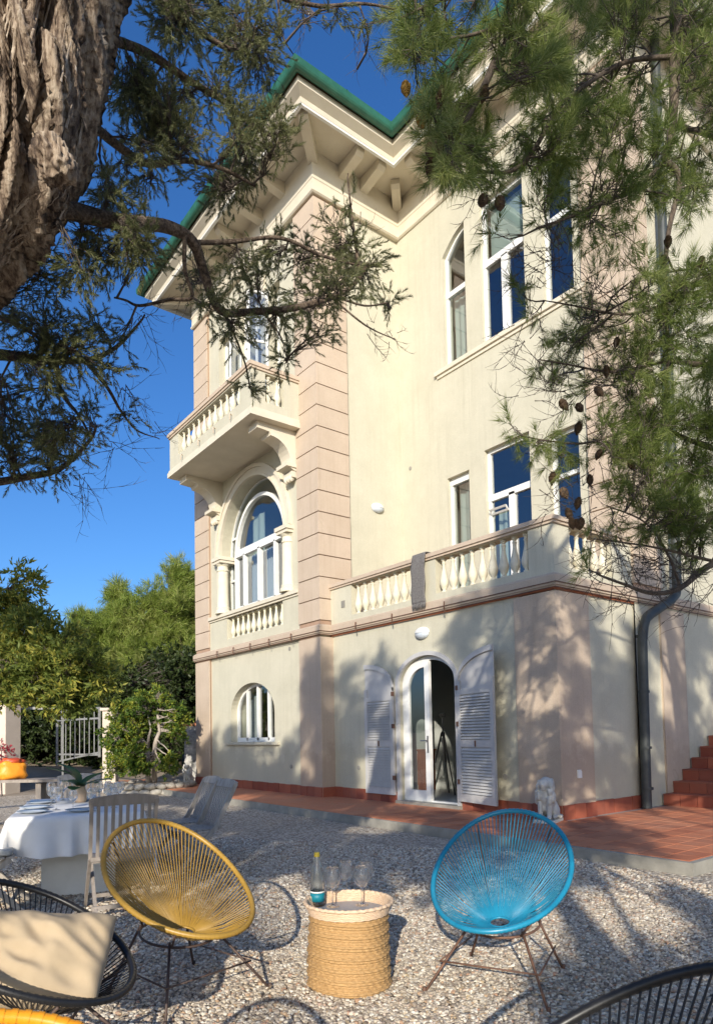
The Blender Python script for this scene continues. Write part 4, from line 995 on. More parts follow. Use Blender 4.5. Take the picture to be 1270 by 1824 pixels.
# ================================================================== DINING TABLE
TC = Vector((1.98, 7.05, 0)); TA = math.atan2(.95, .30)        # centre, direction of its length
tb = thing('dining_table', 'dining table on white slab legs under a white cloth', 'table', TC, TA)
TL, TW, TH = 1.85, 1.08, .75
mb = MB(); mb.box((0, 0, TH - .025), (TL, TW, .05)); mb.build('tabletop', M['tablewhite'], tb)
for x, y, sx, sy in ((-.58, .0, .10, .62), (.58, 0, .10, .62)):
    mb = MB(); mb.box((x, y, (TH - .05) / 2), (sx, sy, TH - .05)); mb.build('leg', M['tablewhite'], tb)
mb = MB(); mb.box((0, 0, .35), (1.06, .12, .46)); mb.build('stretcher', M['tablewhite'], tb)
def cloth():
    ov = .34; L_, W_ = TL + 2 * ov, TW + 2 * ov; nx_, ny_ = 74, 52; vs = []
    for j in range(ny_ + 1):
        for i in range(nx_ + 1):
            x, y = (i / nx_ - .5) * L_, (j / ny_ - .5) * W_
            hx, hy = TL / 2 + .006, TW / 2 + .006
            dx, dy = max(0, abs(x) - hx), max(0, abs(y) - hy); sx, sy = (1 if x > 0 else -1), (1 if y > 0 else -1)
            z = TH + .004 + .004 * noise.noise(Vector((x * 5, y * 5, 0))) + .0035 * (math.exp(-((x % .46) - .23) ** 2 / .00012) + math.exp(-((y % .46) - .23) ** 2 / .00012))
            px_, py_ = min(abs(x), hx), min(abs(y), hy)
            if dx and dy:                     # the corner falls as a point
                dd = math.hypot(dx, dy); fl = .10 * dd + .05 * math.sin(math.atan2(dy, dx) * 4) * dd
                ox = dx * .30 + fl * .4; oy = dy * .30 + fl * .4; z -= (dx + dy) * .86
            else:
                d = (dx + dy); s_ = x if dy else y; d *= 1 + .06 * math.sin(s_ * 4.1 + 1)
                fl = d * (.16 + .38 * noise.noise(Vector((s_ * 3.2, 2 * sx + sy, 5))) + .12 * math.sin(s_ * 21 + sy + 2 * noise.noise(Vector((s_ * 2, 3, sx)))))
                ox = fl + .012 if dx else 0; oy = fl + .012 if dy else 0; z -= d * .97
            vs.append((sx * (px_ + ox), sy * (py_ + oy), z))
    m_ = MB(); m_.add(vs, [(j * (nx_ + 1) + i, j * (nx_ + 1) + i + 1, (j + 1) * (nx_ + 1) + i + 1, (j + 1) * (nx_ + 1) + i) for j in range(ny_) for i in range(nx_)])
    o = m_.build('tablecloth', M['linen'], smooth=True); o.location = TC; o.rotation_euler = (0, 0, TA)
    return tag(o, 'white cloth with pointed hanging corners over the dining table', 'tablecloth')
cloth()
def tp(a, b, z=TH + .006):                  # a place on the table: along, across
    c, s = math.cos(TA), math.sin(TA); return (TC.x + a * c - b * s, TC.y + a * s + b * c, z)
fg = [None]
def table_glass(label, a, b, s):
    global fg
    x, y, z = tp(a, b); w0 = fg[0]
    t = wine_glass(label, 635, 900, 1, z, s, first=fg, group='stemmed glasses laid on the dining table'); t.location = (x, y, z); return t
gl = [(-.50, -.30), (-.30, -.25), (-.42, -.10), (-.12, -.34), (.12, -.30), (.20, -.16), (-.62, .05), (-.45, .20), (.05, .28), (.30, .30), (.55, -.25), (.62, .2), (.42, -.38)]
for i, (a, b) in enumerate(gl): table_glass('clear stemmed glass in the cluster on the white tablecloth', a, b, 1.0 if i % 2 else .88)
pl0 = None
for a, b in ((-.62, .38), (-.20, .40), (-.70, -.02), (.35, .40), (-.15, -.40), (.45, -.12), (.72, .0)):
    x, y, z = tp(a, b)
    if pl0 is None:
        mb = MB(); mb.lathe([(0, .004), (.085, .004), (.095, .010), (.135, .020), (.137, .023), (.095, .013), (.085, .008), (0, .008)], 32, cap=False); pl0 = mb.build('plate', M['porcelain'], smooth=True); o = pl0
    else: o = pl0.copy(); COL.objects.link(o)
    o.location = (x, y, z); tag(o, 'pale blue dinner plate set on the white tablecloth', 'plate', 'dinner plates on the dining table')
vx, vy, vz = tp(.28, .02)
vz_ = thing('vase_plant', 'dark leafy plant in a pale vase on the dining table', 'plant', (vx, vy, vz))
mb = MB(); mb.lathe([(0, 0), (.05, 0), (.062, .03), (.06, .10), (.045, .15), (.05, .17), (.043, .168), (.038, .15), (0, .06)], 20, cap=False); mb.build('vase', M['straw'], vz_, smooth=True)
for k, (an, el, ln, w) in enumerate([(2.6, 1.25, .34, .055), (-.3, .55, .36, .07), (.4, .9, .30, .06), (1.6, .6, .28, .075), (3.6, .7, .26, .08), (-1.2, .5, .30, .08), (2.0, 1.4, .38, .05), (-2.2, .25, .26, .08)]):
    mb = MB(); n = 9; vs = []
    for i in range(n + 1):
        t = i / n; wd = w * math.sin(math.pi * min(1, t * .93 + .07)) ** .8
        e = el - 1.1 * t * t; r = ln * t
        c = Vector((math.cos(an) * math.cos(e) * r, math.sin(an) * math.cos(e) * r, .15 + ln * (math.sin(el) * t - .35 * t * t)))
        sd = Vector((-math.sin(an), math.cos(an), 0))
        vs += [c + sd * wd + Vector((0, 0, .012)), c, c - sd * wd + Vector((0, 0, .012))]
    mb.add(vs, [q for i in range(n) for q in ((3 * i, 3 * i + 1, 3 * i + 4, 3 * i + 3), (3 * i + 1, 3 * i + 2, 3 * i + 5, 3 * i + 4))]); mb.build('leaf', M['plantleaf'], vz_, smooth=True)
# --- slatted wooden folding chairs (local: faces +x)
def slat_chair(label, loc, rz, mat, recl=R(12), group='slatted wooden folding chairs'):
    t = thing('folding_chair', label, 'chair', (loc[0], loc[1], 0), rz, group); m_ = M[mat]
    W2 = .24; c_, s_ = math.cos(recl), math.sin(recl)
    bk_ = lambda h, y: Vector((-.20 - s_ * h, y, .44 + c_ * h))
    for y in (-W2, W2):
        mb = MB(); mb.bar(Vector((.30, y, 0)), Vector((-.17, y, .48)), .024, .045, (1, 0, 0)); mb.bar(Vector((-.17, y, .48)), bk_(.50, y), .026, .045, (1, 0, 0)); mb.build('back_post', m_, t)
        mb = MB(); mb.bar(Vector((-.34, y * .86, 0)), Vector((.20, y * .86, .43)), .024, .045, (1, 0, 0)); mb.build('leg', m_, t)
    mb = MB(); n = 10; vs = []
    for i in range(n + 1):                    # top rail with a raised middle and a hand slot below it
        y = -W2 - .02 + (2 * W2 + .04) * i / n; u = abs(2 * i / n - 1); hi = .545 - .03 * u ** 2; lo = .455
        for dx in (-.013, .013): vs += [bk_(lo, y) + Vector((dx, 0, 0)), bk_(hi, y) + Vector((dx, 0, 0))]
    mb.add(vs, [f for i in range(n) for f in ((4 * i, 4 * i + 4, 4 * i + 5, 4 * i + 1), (4 * i + 2, 4 * i + 3, 4 * i + 7, 4 * i + 6), (4 * i + 1, 4 * i + 5, 4 * i + 7, 4 * i + 3), (4 * i, 4 * i + 2, 4 * i + 6, 4 * i + 4))] + [(0, 1, 3, 2), (4 * n, 4 * n + 2, 4 * n + 3, 4 * n + 1)])
    mb.build('top_rail', m_, t)
    mb = MB(); mb.bar(bk_(.03, -W2), bk_(.03, W2), .03, .03); mb.build('lower_rail', m_, t)
    sl = None
    for i in range(8):
        y = -W2 + .05 + (2 * W2 - .10) * i / 7
        if sl is None: mb = MB(); mb.bar(bk_(.03, 0), bk_(.46, 0), .026, .012, (1, 0, 0)); sl = mb.build('back_slat', m_, t); o = sl
        else: o = repeat(sl, t)
        o.location.y = y
    sl = None
    for i in range(7):
        if sl is None: mb = MB(); mb.box((0, 0, .445), (.05, 2 * W2 - .03, .016)); sl = mb.build('seat_slat', m_, t); o = sl
        else: o = repeat(sl, t)
        o.location.x = -.18 + .063 * i
    mb = MB(); mb.bar(Vector((-.24, -W2, .10)), Vector((-.24, W2, .10)), .02, .03); mb.bar(Vector((.22, -W2, .10)), Vector((.22, W2, .10)), .02, .03); mb.build('stretcher', m_, t)
    return t
slat_chair('brown folding chair with its back to us at the near head of the table', (1.88, 5.62), TA + R(6), 'teak')
slat_chair('silver grey folding chair at the table corner, nearer of the pair with reclined backs', (3.02, 6.75), TA + math.pi / 2 + R(14), 'greywood', R(22), 'silver grey folding chairs')
slat_chair('silver grey folding chair with reclined back standing beyond its twin', (3.18, 7.42), TA + math.pi / 2 + R(14), 'greywood', R(22), 'silver grey folding chairs')
slat_chair('folding chair at the far head of the table near the orange bag', (2.42, 8.75), TA + math.pi, 'greywood')
cc = slat_chair('folding chair with a striped seat pad beside the table edge', (1.05, 6.45), TA - math.pi / 2, 'greywood')
mb = MB(); mb.box((0, 0, .03), (.42, .44, .055)); o = mb.build('seat_pad', M['stripe']); bv = o.modifiers.new('b', 'BEVEL'); bv.width = .02; bv.segments = 3
o.location = (1.05, 6.45, .455); o.rotation_euler = (0, 0, TA - math.pi / 2); tag(o, 'grey striped seat pad on the chair beside the table', 'seat pad')
# side table with the orange bag
bp = at(50, 1390, 11.3)
sb = thing('wooden_bench', 'rough wooden bench table carrying the orange bag', 'table', (bp.x, bp.y, 0), math.atan2(-_s, _c) + R(0))
mb = MB(); hb = .74
for k in range(3): mb.box((0, -.17 + .17 * k, hb), (1.5, .155, .045))
mb.build('top_planks', M['teak'], sb)
for x in (-.6, .25): mb = MB(); mb.box((x, 0, hb / 2 - .02), (.09, .34, hb - .05)); mb.build('leg', M['teak'], sb)
bg_ = thing('bag', 'slouching orange bag with a red top on the wooden bench', 'bag', (bp.x - .28 * _c, bp.y + .28 * _s, hb + .022))
def blob(r, seed, amp, z0=0, squash=1):
    mb = MB(); mb.ellipsoid((0, 0, 0), (1, 1, 1), n=24, m=16); mb.v = [tuple(Vector(p)) for p in mb.v]
    out = []
    for p in mb.v:
        q = Vector(p); k_ = 1 + amp * noise.noise(q * 1.6 + Vector((seed, 0, 0))) + .4 * amp * noise.noise(q * 4 + Vector((0, seed, 0)))
        q = Vector((math.copysign(abs(q.x) ** .7, q.x) * r[0], math.copysign(abs(q.y) ** .8, q.y) * r[1], math.copysign(abs(q.z) ** .75, q.z) * r[2])) * k_
        out.append((q.x, q.y, max(q.z + z0, 0)))
    mb.v = out; return mb
blob((.24, .16, .17), 3, .25, .15).build('bag_body', M['bagorange'], bg_, smooth=True)
blob((.17, .12, .05), 8, .5, .30).build('bag_flap', M['bagred'], bg_, smooth=True)

# ================================================================== SMALL THINGS ON AND IN THE VILLA
# knitted blanket over the terrace rail
mb = MB(); vs = []; nu, nv = 12, 40
path = []
for j in range(nv + 1):
    t = j / nv
    if t < .15: p = (XT + .20 + .03, 4.30 + t / .15 * .26)
    elif t < .33: p = (XT + .22 - (t - .15) / .18 * .30, 4.558 + .012 * math.sin((t - .15) / .18 * math.pi))
    else: p = (XT - .075 - .02 * math.sin((t - .33) * 4), 4.55 - (t - .33) / .67 * .86)
    path.append(p)
for j, (x, z) in enumerate(path):
    for i in range(nu + 1):
        y = 8.49 + .34 * i / nu + .012 * math.sin(j * .4); fold = .018 * math.sin(i * 1.5 + j * .08) * min(1, j / 20)
        vs.append((x - .008 - abs(fold), y, z + (.012 if 6 < j < 14 else 0)))
mb.add(vs, [(j * (nu + 1) + i, j * (nu + 1) + i + 1, (j + 1) * (nu + 1) + i + 1, (j + 1) * (nu + 1) + i) for j in range(nv) for i in range(nu)])
for i in range(26):
    y = 8.49 + .34 * i / 25; mb.tube([(XT - .10, y, 3.70), (XT - .10 - .01 * random.random(), y + random.uniform(-.012, .012), 3.62 - .04 * random.random())], .006, 4)
o = mb.build('blanket', M['blanket'], smooth=True); so = o.modifiers.new('s', 'SOLIDIFY'); so.thickness = .012
tag(o, 'grey knitted fringed blanket hung over the terrace balustrade', 'blanket')
# tripod and cabinet inside the garden door
tr = thing('tripod', 'black camera tripod standing just inside the open garden door', 'tripod', (*at(791, 1400, 13.4).xy, .19))
for a in (0.5, 2.6, 4.6):
    mb = MB(); mb.tube([(.03 * math.cos(a), .03 * math.sin(a), 1.18), (.17 * math.cos(a), .17 * math.sin(a), .62)], .021, 6); mb.tube([(.165 * math.cos(a), .165 * math.sin(a), .66), (.33 * math.cos(a), .33 * math.sin(a), .0)], .015, 6); mb.build('leg', M['black'], tr)
mb = MB(); mb.tube([(0, 0, .8), (0, 0, 1.5)], .014, 8); mb.build('centre_column', M['steel'], tr)
mb = MB(); mb.lathe([(.03, 1.14), (.045, 1.15), (.045, 1.2), (.02, 1.24)], 10); mb.box((0, 0, 1.56), (.10, .06, .07)); mb.tube([(0, 0, 1.5), (.1, .14, 1.42)], .008, 6); mb.build('tripod_head', M['black'], tr)
cb_ = thing('cabinet', 'small red brown wooden cabinet seen through the garden door', 'cabinet', (*at(748, 1396, 14.6).xy, .19))
mb = MB(); mb.box((0, 0, .42), (.45, .5, .84)); mb.box((0, 0, .855), (.5, .55, .03)); mb.build('carcass', M['wood_red'], cb_)
mb = MB(); mb.box((-.232, 0, .45), (.014, .42, .66)); mb.build('door_panel', M['wood_red'], cb_)
# curtains
def curtain(x, ya, yb, za, zb, label, mat, lam=.11, amp=.03, seed=0):
    mb = MB(); n = max(8, int(abs(yb - ya) / lam * 10)); vs = []
    for j in range(9):
        z = za + (zb - za) * j / 8
        for i in range(n + 1):
            y = ya + (yb - ya) * i / n; vs.append((x + amp * math.sin(2 * math.pi * (y - ya) / lam + seed) * (1 - .4 * j / 8) + .015 * noise.noise(Vector((y * 4, z * .7, seed))), y, z))
    mb.add(vs, [(j * (n + 1) + i, j * (n + 1) + i + 1, (j + 1) * (n + 1) + i + 1, (j + 1) * (n + 1) + i) for j in range(8) for i in range(n)])
    return tag(mb.build('curtain', M[mat], smooth=True), label, 'curtain', 'curtains behind the villa windows')
curtain(XG + .25, 14.30, 15.35, 4.62, 6.1, 'white curtain in the big arched loggia window', 'curtain')
curtain(XG + .28, 14.75, 15.35, 6.1, 7.1, 'pale green drape high under the loggia arch', 'curtain_green', .3, .03)
curtain(XW + .35, 9.40, 10.0, 9.25, 10.9, 'pale green curtain in the narrow upper storey window', 'curtain_green', .16, .02)
curtain(XW + .35, 9.42, 10.03, 4.4, 6.75, 'pale green curtain in the narrow window above the balustrade', 'curtain_green', .2, .02)
curtain(XW + .35, 8.52, 8.95, 3.7, 5.9, 'pale green curtain in the big terrace window', 'curtain_green', .16, .02)
curtain(XW + .3, 7.92, 8.9, 11.08, 12.2, 'pale green blind behind the top pane of the big upper window', 'curtain_green', .5, .012)
curtain(XA + .5, 15.1, 15.5, 1.3, 2.5, 'white curtain in the arched ground floor window', 'curtain')
# --- statues
def lion(label, loc, rz, s=1.0, first=[None]):
    if first[0] is None:
        t = thing('lion_statue', label, 'statue', (loc[0], loc[1], loc[2]), rz, 'white stone lions')
        b = MB()
        E_ = lambda c, r, rot=None: b.ellipsoid(c, r, Matrix.Rotation(rot[0], 3, rot[1]) if rot else None, n=16, m=10)
        E_((-.10, 0, .20), (.15, .115, .13)); E_((-.02, 0, .27), (.13, .105, .17), (R(-35), 'Y')); E_((.06, 0, .36), (.10, .10, .15))
        for s_ in (-1, 1):
            E_((-.10, .085 * s_, .14), (.12, .055, .11)); E_((.0, .105 * s_, .075), (.09, .035, .03))        # haunch, hind foot
            b.tube([(.09, .06 * s_, .32), (.115, .062 * s_, .2), (.12, .062 * s_, .08)], [.05, .038, .032], 10); E_((.145, .062 * s_, .075), (.055, .038, .028))
        E_((.03, 0, .52), (.09, .10, .11)); E_((.12, 0, .535), (.075, .065, .075)); E_((.165, 0, .51), (.05, .045, .042)); E_((.205, 0, .53), (.018, .024, .016)); E_((.165, 0, .468), (.034, .034, .022)); E_((.185, .018, .505), (.022, .02, .018)); E_((.185, -.018, .505), (.022, .02, .018))
        for s_ in (-1, 1): E_((.07, .055 * s_, .575), (.014, .018, .018)); E_((.155, .033 * s_, .55), (.02, .014, .012))
        rr = np.random.RandomState(4)
        for k in range(85):                   # locks of the mane
            a = rr.uniform(-2.6, 2.6); h_ = rr.uniform(.28, .57); rad = (.098 + .014 * rr.rand()) * (1 - max(0, h_ - .5) * 2.5) if h_ > .42 else .12
            cx = .045 - rad * math.cos(a) * .85 + (.03 if h_ < .45 else 0); cy = rad * math.sin(a)
            if abs(a) > 2.2 and h_ > .46: continue
            E_((cx, cy, h_), (.026, .026, .045), (rr.uniform(-.4, .4), 'Y'))
        b.tube([(-.22, .0, .10), (-.26, .08, .08), (-.18, .15, .075), (-.06, .16, .075)], [.022, .02, .02, .028], 8)
        o = b.build('lion_body', M['statue'], t, smooth=True)
        rm = o.modifiers.new('r', 'REMESH'); rm.mode = 'VOXEL'; rm.voxel_size = .008; rm.use_smooth_shade = True
        sm_ = o.modifiers.new('sm', 'SMOOTH'); sm_.iterations = 2; sm_.factor = .5
        mb = MB(); mb.box((-.02, 0, .022), (.46, .30, .044)); o = mb.build('plinth', M['statue'], t); bv = o.modifiers.new('b', 'BEVEL'); bv.width = .008; bv.segments = 2
        first[0] = t
    else:
        t = copy_tree(first[0]); t.location = loc; t.rotation_euler = (0, 0, rz); t['label'] = label
    t.scale = (s, s, s); return t
lion('white stone lion sitting by the terrace corner next to the blue chair', (7.92, 5.92, ZT), R(200), 1.0)
lw_ = at(335, 1386, 18.2)
lion('small white stone lion at the far end of the red terrace', (lw_.x, lw_.y, ZT), R(230), .95)

# ================================================================== GATE, PILLARS, PLANTER, LOW WALL
def pillar(label, p, w, h, rz, mat='cream_pillar', cap='cream_pillar', gz=0):
    t = thing('gate_pillar', label, 'pillar', (p.x, p.y, gz), rz)
    mb = MB(); mb.box((0, 0, h / 2 - .15), (w, w, h + .3)); o = mb.build('shaft', M[mat], t); bv = o.modifiers.new('b', 'BEVEL'); bv.width = .015; bv.segments = 2
    mb = MB(); mb.box((0, 0, h + .04), (w + .1, w + .1, .08)); o = mb.build('capstone', M[cap], t); bv = o.modifiers.new('b', 'BEVEL'); bv.width = .015; bv.segments = 2
    return t
HDG = math.atan2(-_s, _c)
pr_ = at(197, 1412, 18.0); pl_ = at(10, 1412, 18.0)
pillar('cream gate pillar half covered by the green shrub', pr_, .34, 2.15, HDG + .1)
pillar('cream gate pillar behind the orange bag', pl_, .50, 2.40, HDG - .35)
# the garden wall running off from that pillar
gw_ = thing('garden_wall', 'cream rendered garden wall with red flowers running up to the gate pillar', 'wall', (pl_.x, pl_.y, 0), HDG + .05)
mb = MB(); mb.box((-2.75, .0, 1.0), (5.0, .22, 2.4)); mb.build('wall_body', M['cream_pillar'], gw_)
a_, b_ = at(102, 1262, 20.2), at(177, 1262, 18.6)
gt = thing('metal_gate', 'pale grey barred gate leaf standing open on the drive', 'gate', (b_.x, b_.y, 0))
gmat = M['gatepaint']; A0, B0 = Vector((a_.x - b_.x, a_.y - b_.y, 0)), Vector((0, 0, 0))
ztop = 2.26
def gp_(t, z): return A0 * (1 - t) + B0 * t + Vector((0, 0, z))
zb0, zb1 = at(102, 1362, 20.2).z, at(177, 1346, 18.6).z
for z in (ztop, ztop - .28, .98):
    mb = MB(); mb.bar(gp_(0, z), gp_(1, z), .035, .05); mb.build('rail', gmat, gt)
for t, w in ((0, .055), (1, .055)): mb = MB(); mb.bar(gp_(t, zb0 + (zb1 - zb0) * t - .05), gp_(t, ztop + .03), w, w, (1, 0, 0)); mb.build('stile', gmat, gt)
for i in range(1, 9):
    t = i / 9; mb = MB(); mb.tube([gp_(t, zb0 + (zb1 - zb0) * t + .06), gp_(t, ztop)], .014, 6); mb.build('bar', gmat, gt)
mb = MB(); mb.bar(gp_(0, zb0 + .08), gp_(1, zb1 + .08), .035, .045); mb.build('rail', gmat, gt)
# light rail over the gap beside the pillar
la, lb_ = at(24, 1262, 18.6), at(112, 1262, 18.9)
lt = thing('lintel_rail', 'thin white rail spanning the gateway above the dark gap', 'rail', (la.x, la.y, la.z))
mb = MB(); mb.bar((0, 0, 0), lb_ - la, .05, .07); mb.build('rail', gmat, lt)
mb = MB(); mb.bar((0, 0, 0), (0, 0, -la.z), .05, .05, (1, 0, 0)); mb.build('post', gmat, lt); mb = MB(); mb.bar(lb_ - la, lb_ - la + Vector((0, 0, -2.0)), .04, .04, (1, 0, 0)); mb.build('post', gmat, lt)
# planter edged with rough stones
pc = at(268, 1392, 17.6)
pln = thing('planter_bed', 'raised bed edged with rough pale stones under the shrub', 'planter', (pc.x, pc.y, 0), HDG)
mb = MB(); mb.lathe([(1.02, -.02), (1.02, .22), (.0, .27)], 24); o = mb.build('soil', M['dirt'], pln); o.scale = (1, .8, 1)
rr = np.random.RandomState(3)
for k in range(26):
    a = 2 * math.pi * k / 26; 
    for row in range(2):
        b2 = MB(); b2.ellipsoid((0, 0, 0), (.15 + .03 * rr.rand(), .10, .082), n=9, m=6)
        b2.v = [tuple(Vector(p) * (1 + .35 * noise.noise(Vector(p) * 7 + Vector((k, row, 0))))) for p in b2.v]
        o = b2.build('stone', M['stone'], pln, smooth=True)
        o.location = (1.08 * math.cos(a + row * .12), .88 * math.sin(a + row * .12), .06 + .14 * row); o.rotation_euler = (rr.uniform(-.2, .2), rr.uniform(-.2, .2), a + math.pi / 2)
sp_ = at(344, 1392, 19.2)
stub = thing('low_wall', 'end of a low flaking wall with a terracotta coping beside the villa', 'wall', (sp_.x, sp_.y, 0), HDG)
M['flaky'] = basic('flaking_render', (.16, .16, .15), (.62, .60, .56), 7, .9, 20, .5, .01)
mb = MB(); mb.box((.9, 0, .85), (2.2, .35, 1.75)); mb.build('wall_body', M['flaky'], stub)
mb = MB(); mb.box((.9, 0, 1.77), (2.3, .46, .07)); mb.build('coping', M['terracotta'], stub)

# ================================================================== FOLIAGE ENGINE
def unit(v): return v / np.maximum(np.linalg.norm(v, axis=-1, keepdims=True), 1e-9)
def frames(D, rng):
    D = unit(D); ref = unit(rng.normal(size=D.shape)); X = unit(np.cross(ref, D)); Y = np.cross(D, X); return np.stack([X, Y, D], -1)
def strips(A, B, w, rng):                   # pointed slivers from A to B, w wide at the foot
    d = unit(B - A); s = unit(np.cross(d, rng.normal(size=d.shape))) * np.reshape(w, (-1, 1)) / 2
    V = np.stack([A - s, A + s, B], 1).reshape(-1, 3); return V, np.arange(len(V)).reshape(-1, 3)
def proto_juniper(rng):                     # feathery scale-leaf spray, 12 cm
    n = 58; t = rng.uniform(.05, 1, n); A = np.stack([.012 * np.sin(t * 5), .0 * t, t * .105], 1)
    a = rng.uniform(0, 6.28, n); sp = rng.uniform(.35, .75, n); L = (.018 + .030 * (1 - t)) * rng.uniform(.7, 1.2, n)
    D = np.stack([np.sin(sp) * np.cos(a), np.sin(sp) * np.sin(a), np.cos(sp)], 1); return strips(A, A + D * L[:, None], np.full(n, .0038), rng)
def proto_pine(rng):                        # tuft of long needles
    n = 44; t = rng.uniform(0, 1, n) ** .8; A = np.stack([.003 * rng.normal(size=n), .003 * rng.normal(size=n), t * .06], 1)
    a = rng.uniform(0, 6.28, n); sp = (1.25 - .85 * t) * rng.uniform(.6, 1.1, n); L = rng.uniform(.055, .085, n)
    D = np.stack([np.sin(sp) * np.cos(a), np.sin(sp) * np.sin(a), np.cos(sp)], 1); return strips(A, A + D * L[:, None], np.full(n, .0027), rng)
def proto_brush(rng, n=40, L0=.30, w=.022):  # coarse far-off needle mass
    t = rng.uniform(0, 1, n); A = np.stack([.06 * rng.normal(size=n), .06 * rng.normal(size=n), t * .3], 1)
    a = rng.uniform(0, 6.28, n); sp = rng.uniform(.1, 1.0, n); L = rng.uniform(.6, 1.1, n) * L0
    D = np.stack([np.sin(sp) * np.cos(a), np.sin(sp) * np.sin(a), np.cos(sp)], 1); return strips(A, A + D * L[:, None], np.full(n, w), rng)
def proto_leaf(rng, n=9, L0=.075, w=.026, span=.16):
    V = []; F = []
    for k in range(n):
        t = rng.uniform(.1, 1); b = np.array([0, 0, t * span]); a = rng.uniform(0, 6.28); sp = rng.uniform(.35, 1.1)
        d = np.array([math.sin(sp) * math.cos(a), math.sin(sp) * math.sin(a), math.cos(sp)]); s = unit(np.cross(d, rng.normal(size=3))); up = np.cross(s, d)
        L = L0 * rng.uniform(.7, 1.15); i = len(V)
        V += [b, b + d * L * .45 + s * w / 2 + up * .004, b + d * L * .45 - s * w / 2 + up * .004, b + d * L - up * .006]; F += [(i, i + 1, i + 3), (i, i + 3, i + 2)]
    return np.array(V), np.array(F)
def scatter(protos, P, D, S, rng):
    Vs, Fs, off = [], [], 0; idx = rng.randint(0, len(protos), len(P)); Rt = frames(D, rng)
    for k, (V, F) in enumerate(protos):
        m = np.where(idx == k)[0]
        if not len(m): continue
        W = np.einsum('nij,vj->nvi', Rt[m], V) * S[m][:, None, None] + P[m][:, None, :]
        nv = len(V); Vs.append(W.reshape(-1, 3)); Fs.append((F[None] + (np.arange(len(m)) * nv)[:, None, None]).reshape(-1, 3) + off); off += len(m) * nv
    return np.concatenate(Vs), np.concatenate(Fs)
def thin_twigs(A, B, r, rng, r2=.5):         # three-sided twigs
    d = unit(B - A); x = unit(np.cross(d, rng.normal(size=d.shape))); y = np.cross(d, x); r = np.reshape(r, (-1, 1)); ring_ = []
    for k in range(3): ring_.append(math.cos(2.094 * k) * x + math.sin(2.094 * k) * y)
    V = np.stack([A + ring_[k] * r for k in range(3)] + [B + ring_[k] * r * r2 for k in range(3)], 1).reshape(-1, 3)
    f = np.array([(0, 1, 4), (0, 4, 3), (1, 2, 5), (1, 5, 4), (2, 0, 3), (2, 3, 5)]); F = (f[None] + (np.arange(len(A)) * 6)[:, None, None]).reshape(-1, 3); return V, F
def arcs(C, V0, L, r, rng, k=4, bend=.9):        # twigs that curve as they go
    A, B, RR = [], [], []; p = C; v = unit(V0); w = unit(rng.normal(size=v.shape) + np.array([0, 0, .7]))
    for i in range(k):
        q = p + v * (L / k)[:, None]; A.append(p); B.append(q); RR.append(np.full(len(p), r * (1 - .75 * i / k))); p = q; v = unit(v + bend / k * w + .12 * rng.normal(size=v.shape))
    return A, B, RR, p
def join(parts):
    V, F, o = [], [], 0
    for v, f in parts: V.append(v); F.append(f + o); o += len(v)
    return np.concatenate(V), np.concatenate(F)
def smooth_path(pts, n=6):
    P = [Vector(p) for p in pts]; out = []
    for i in range(len(P) - 1):
        a, b, c, d = P[max(i - 1, 0)], P[i], P[i + 1], P[min(i + 2, len(P) - 1)]
        for k in range(n):
            t = k / n; out.append(.5 * ((2 * b) + (c - a) * t + (2 * a - 5 * b + 4 * c - d) * t * t + (3 * b - a - 3 * c + d) * t ** 3))
    out.append(P[-1]); return out
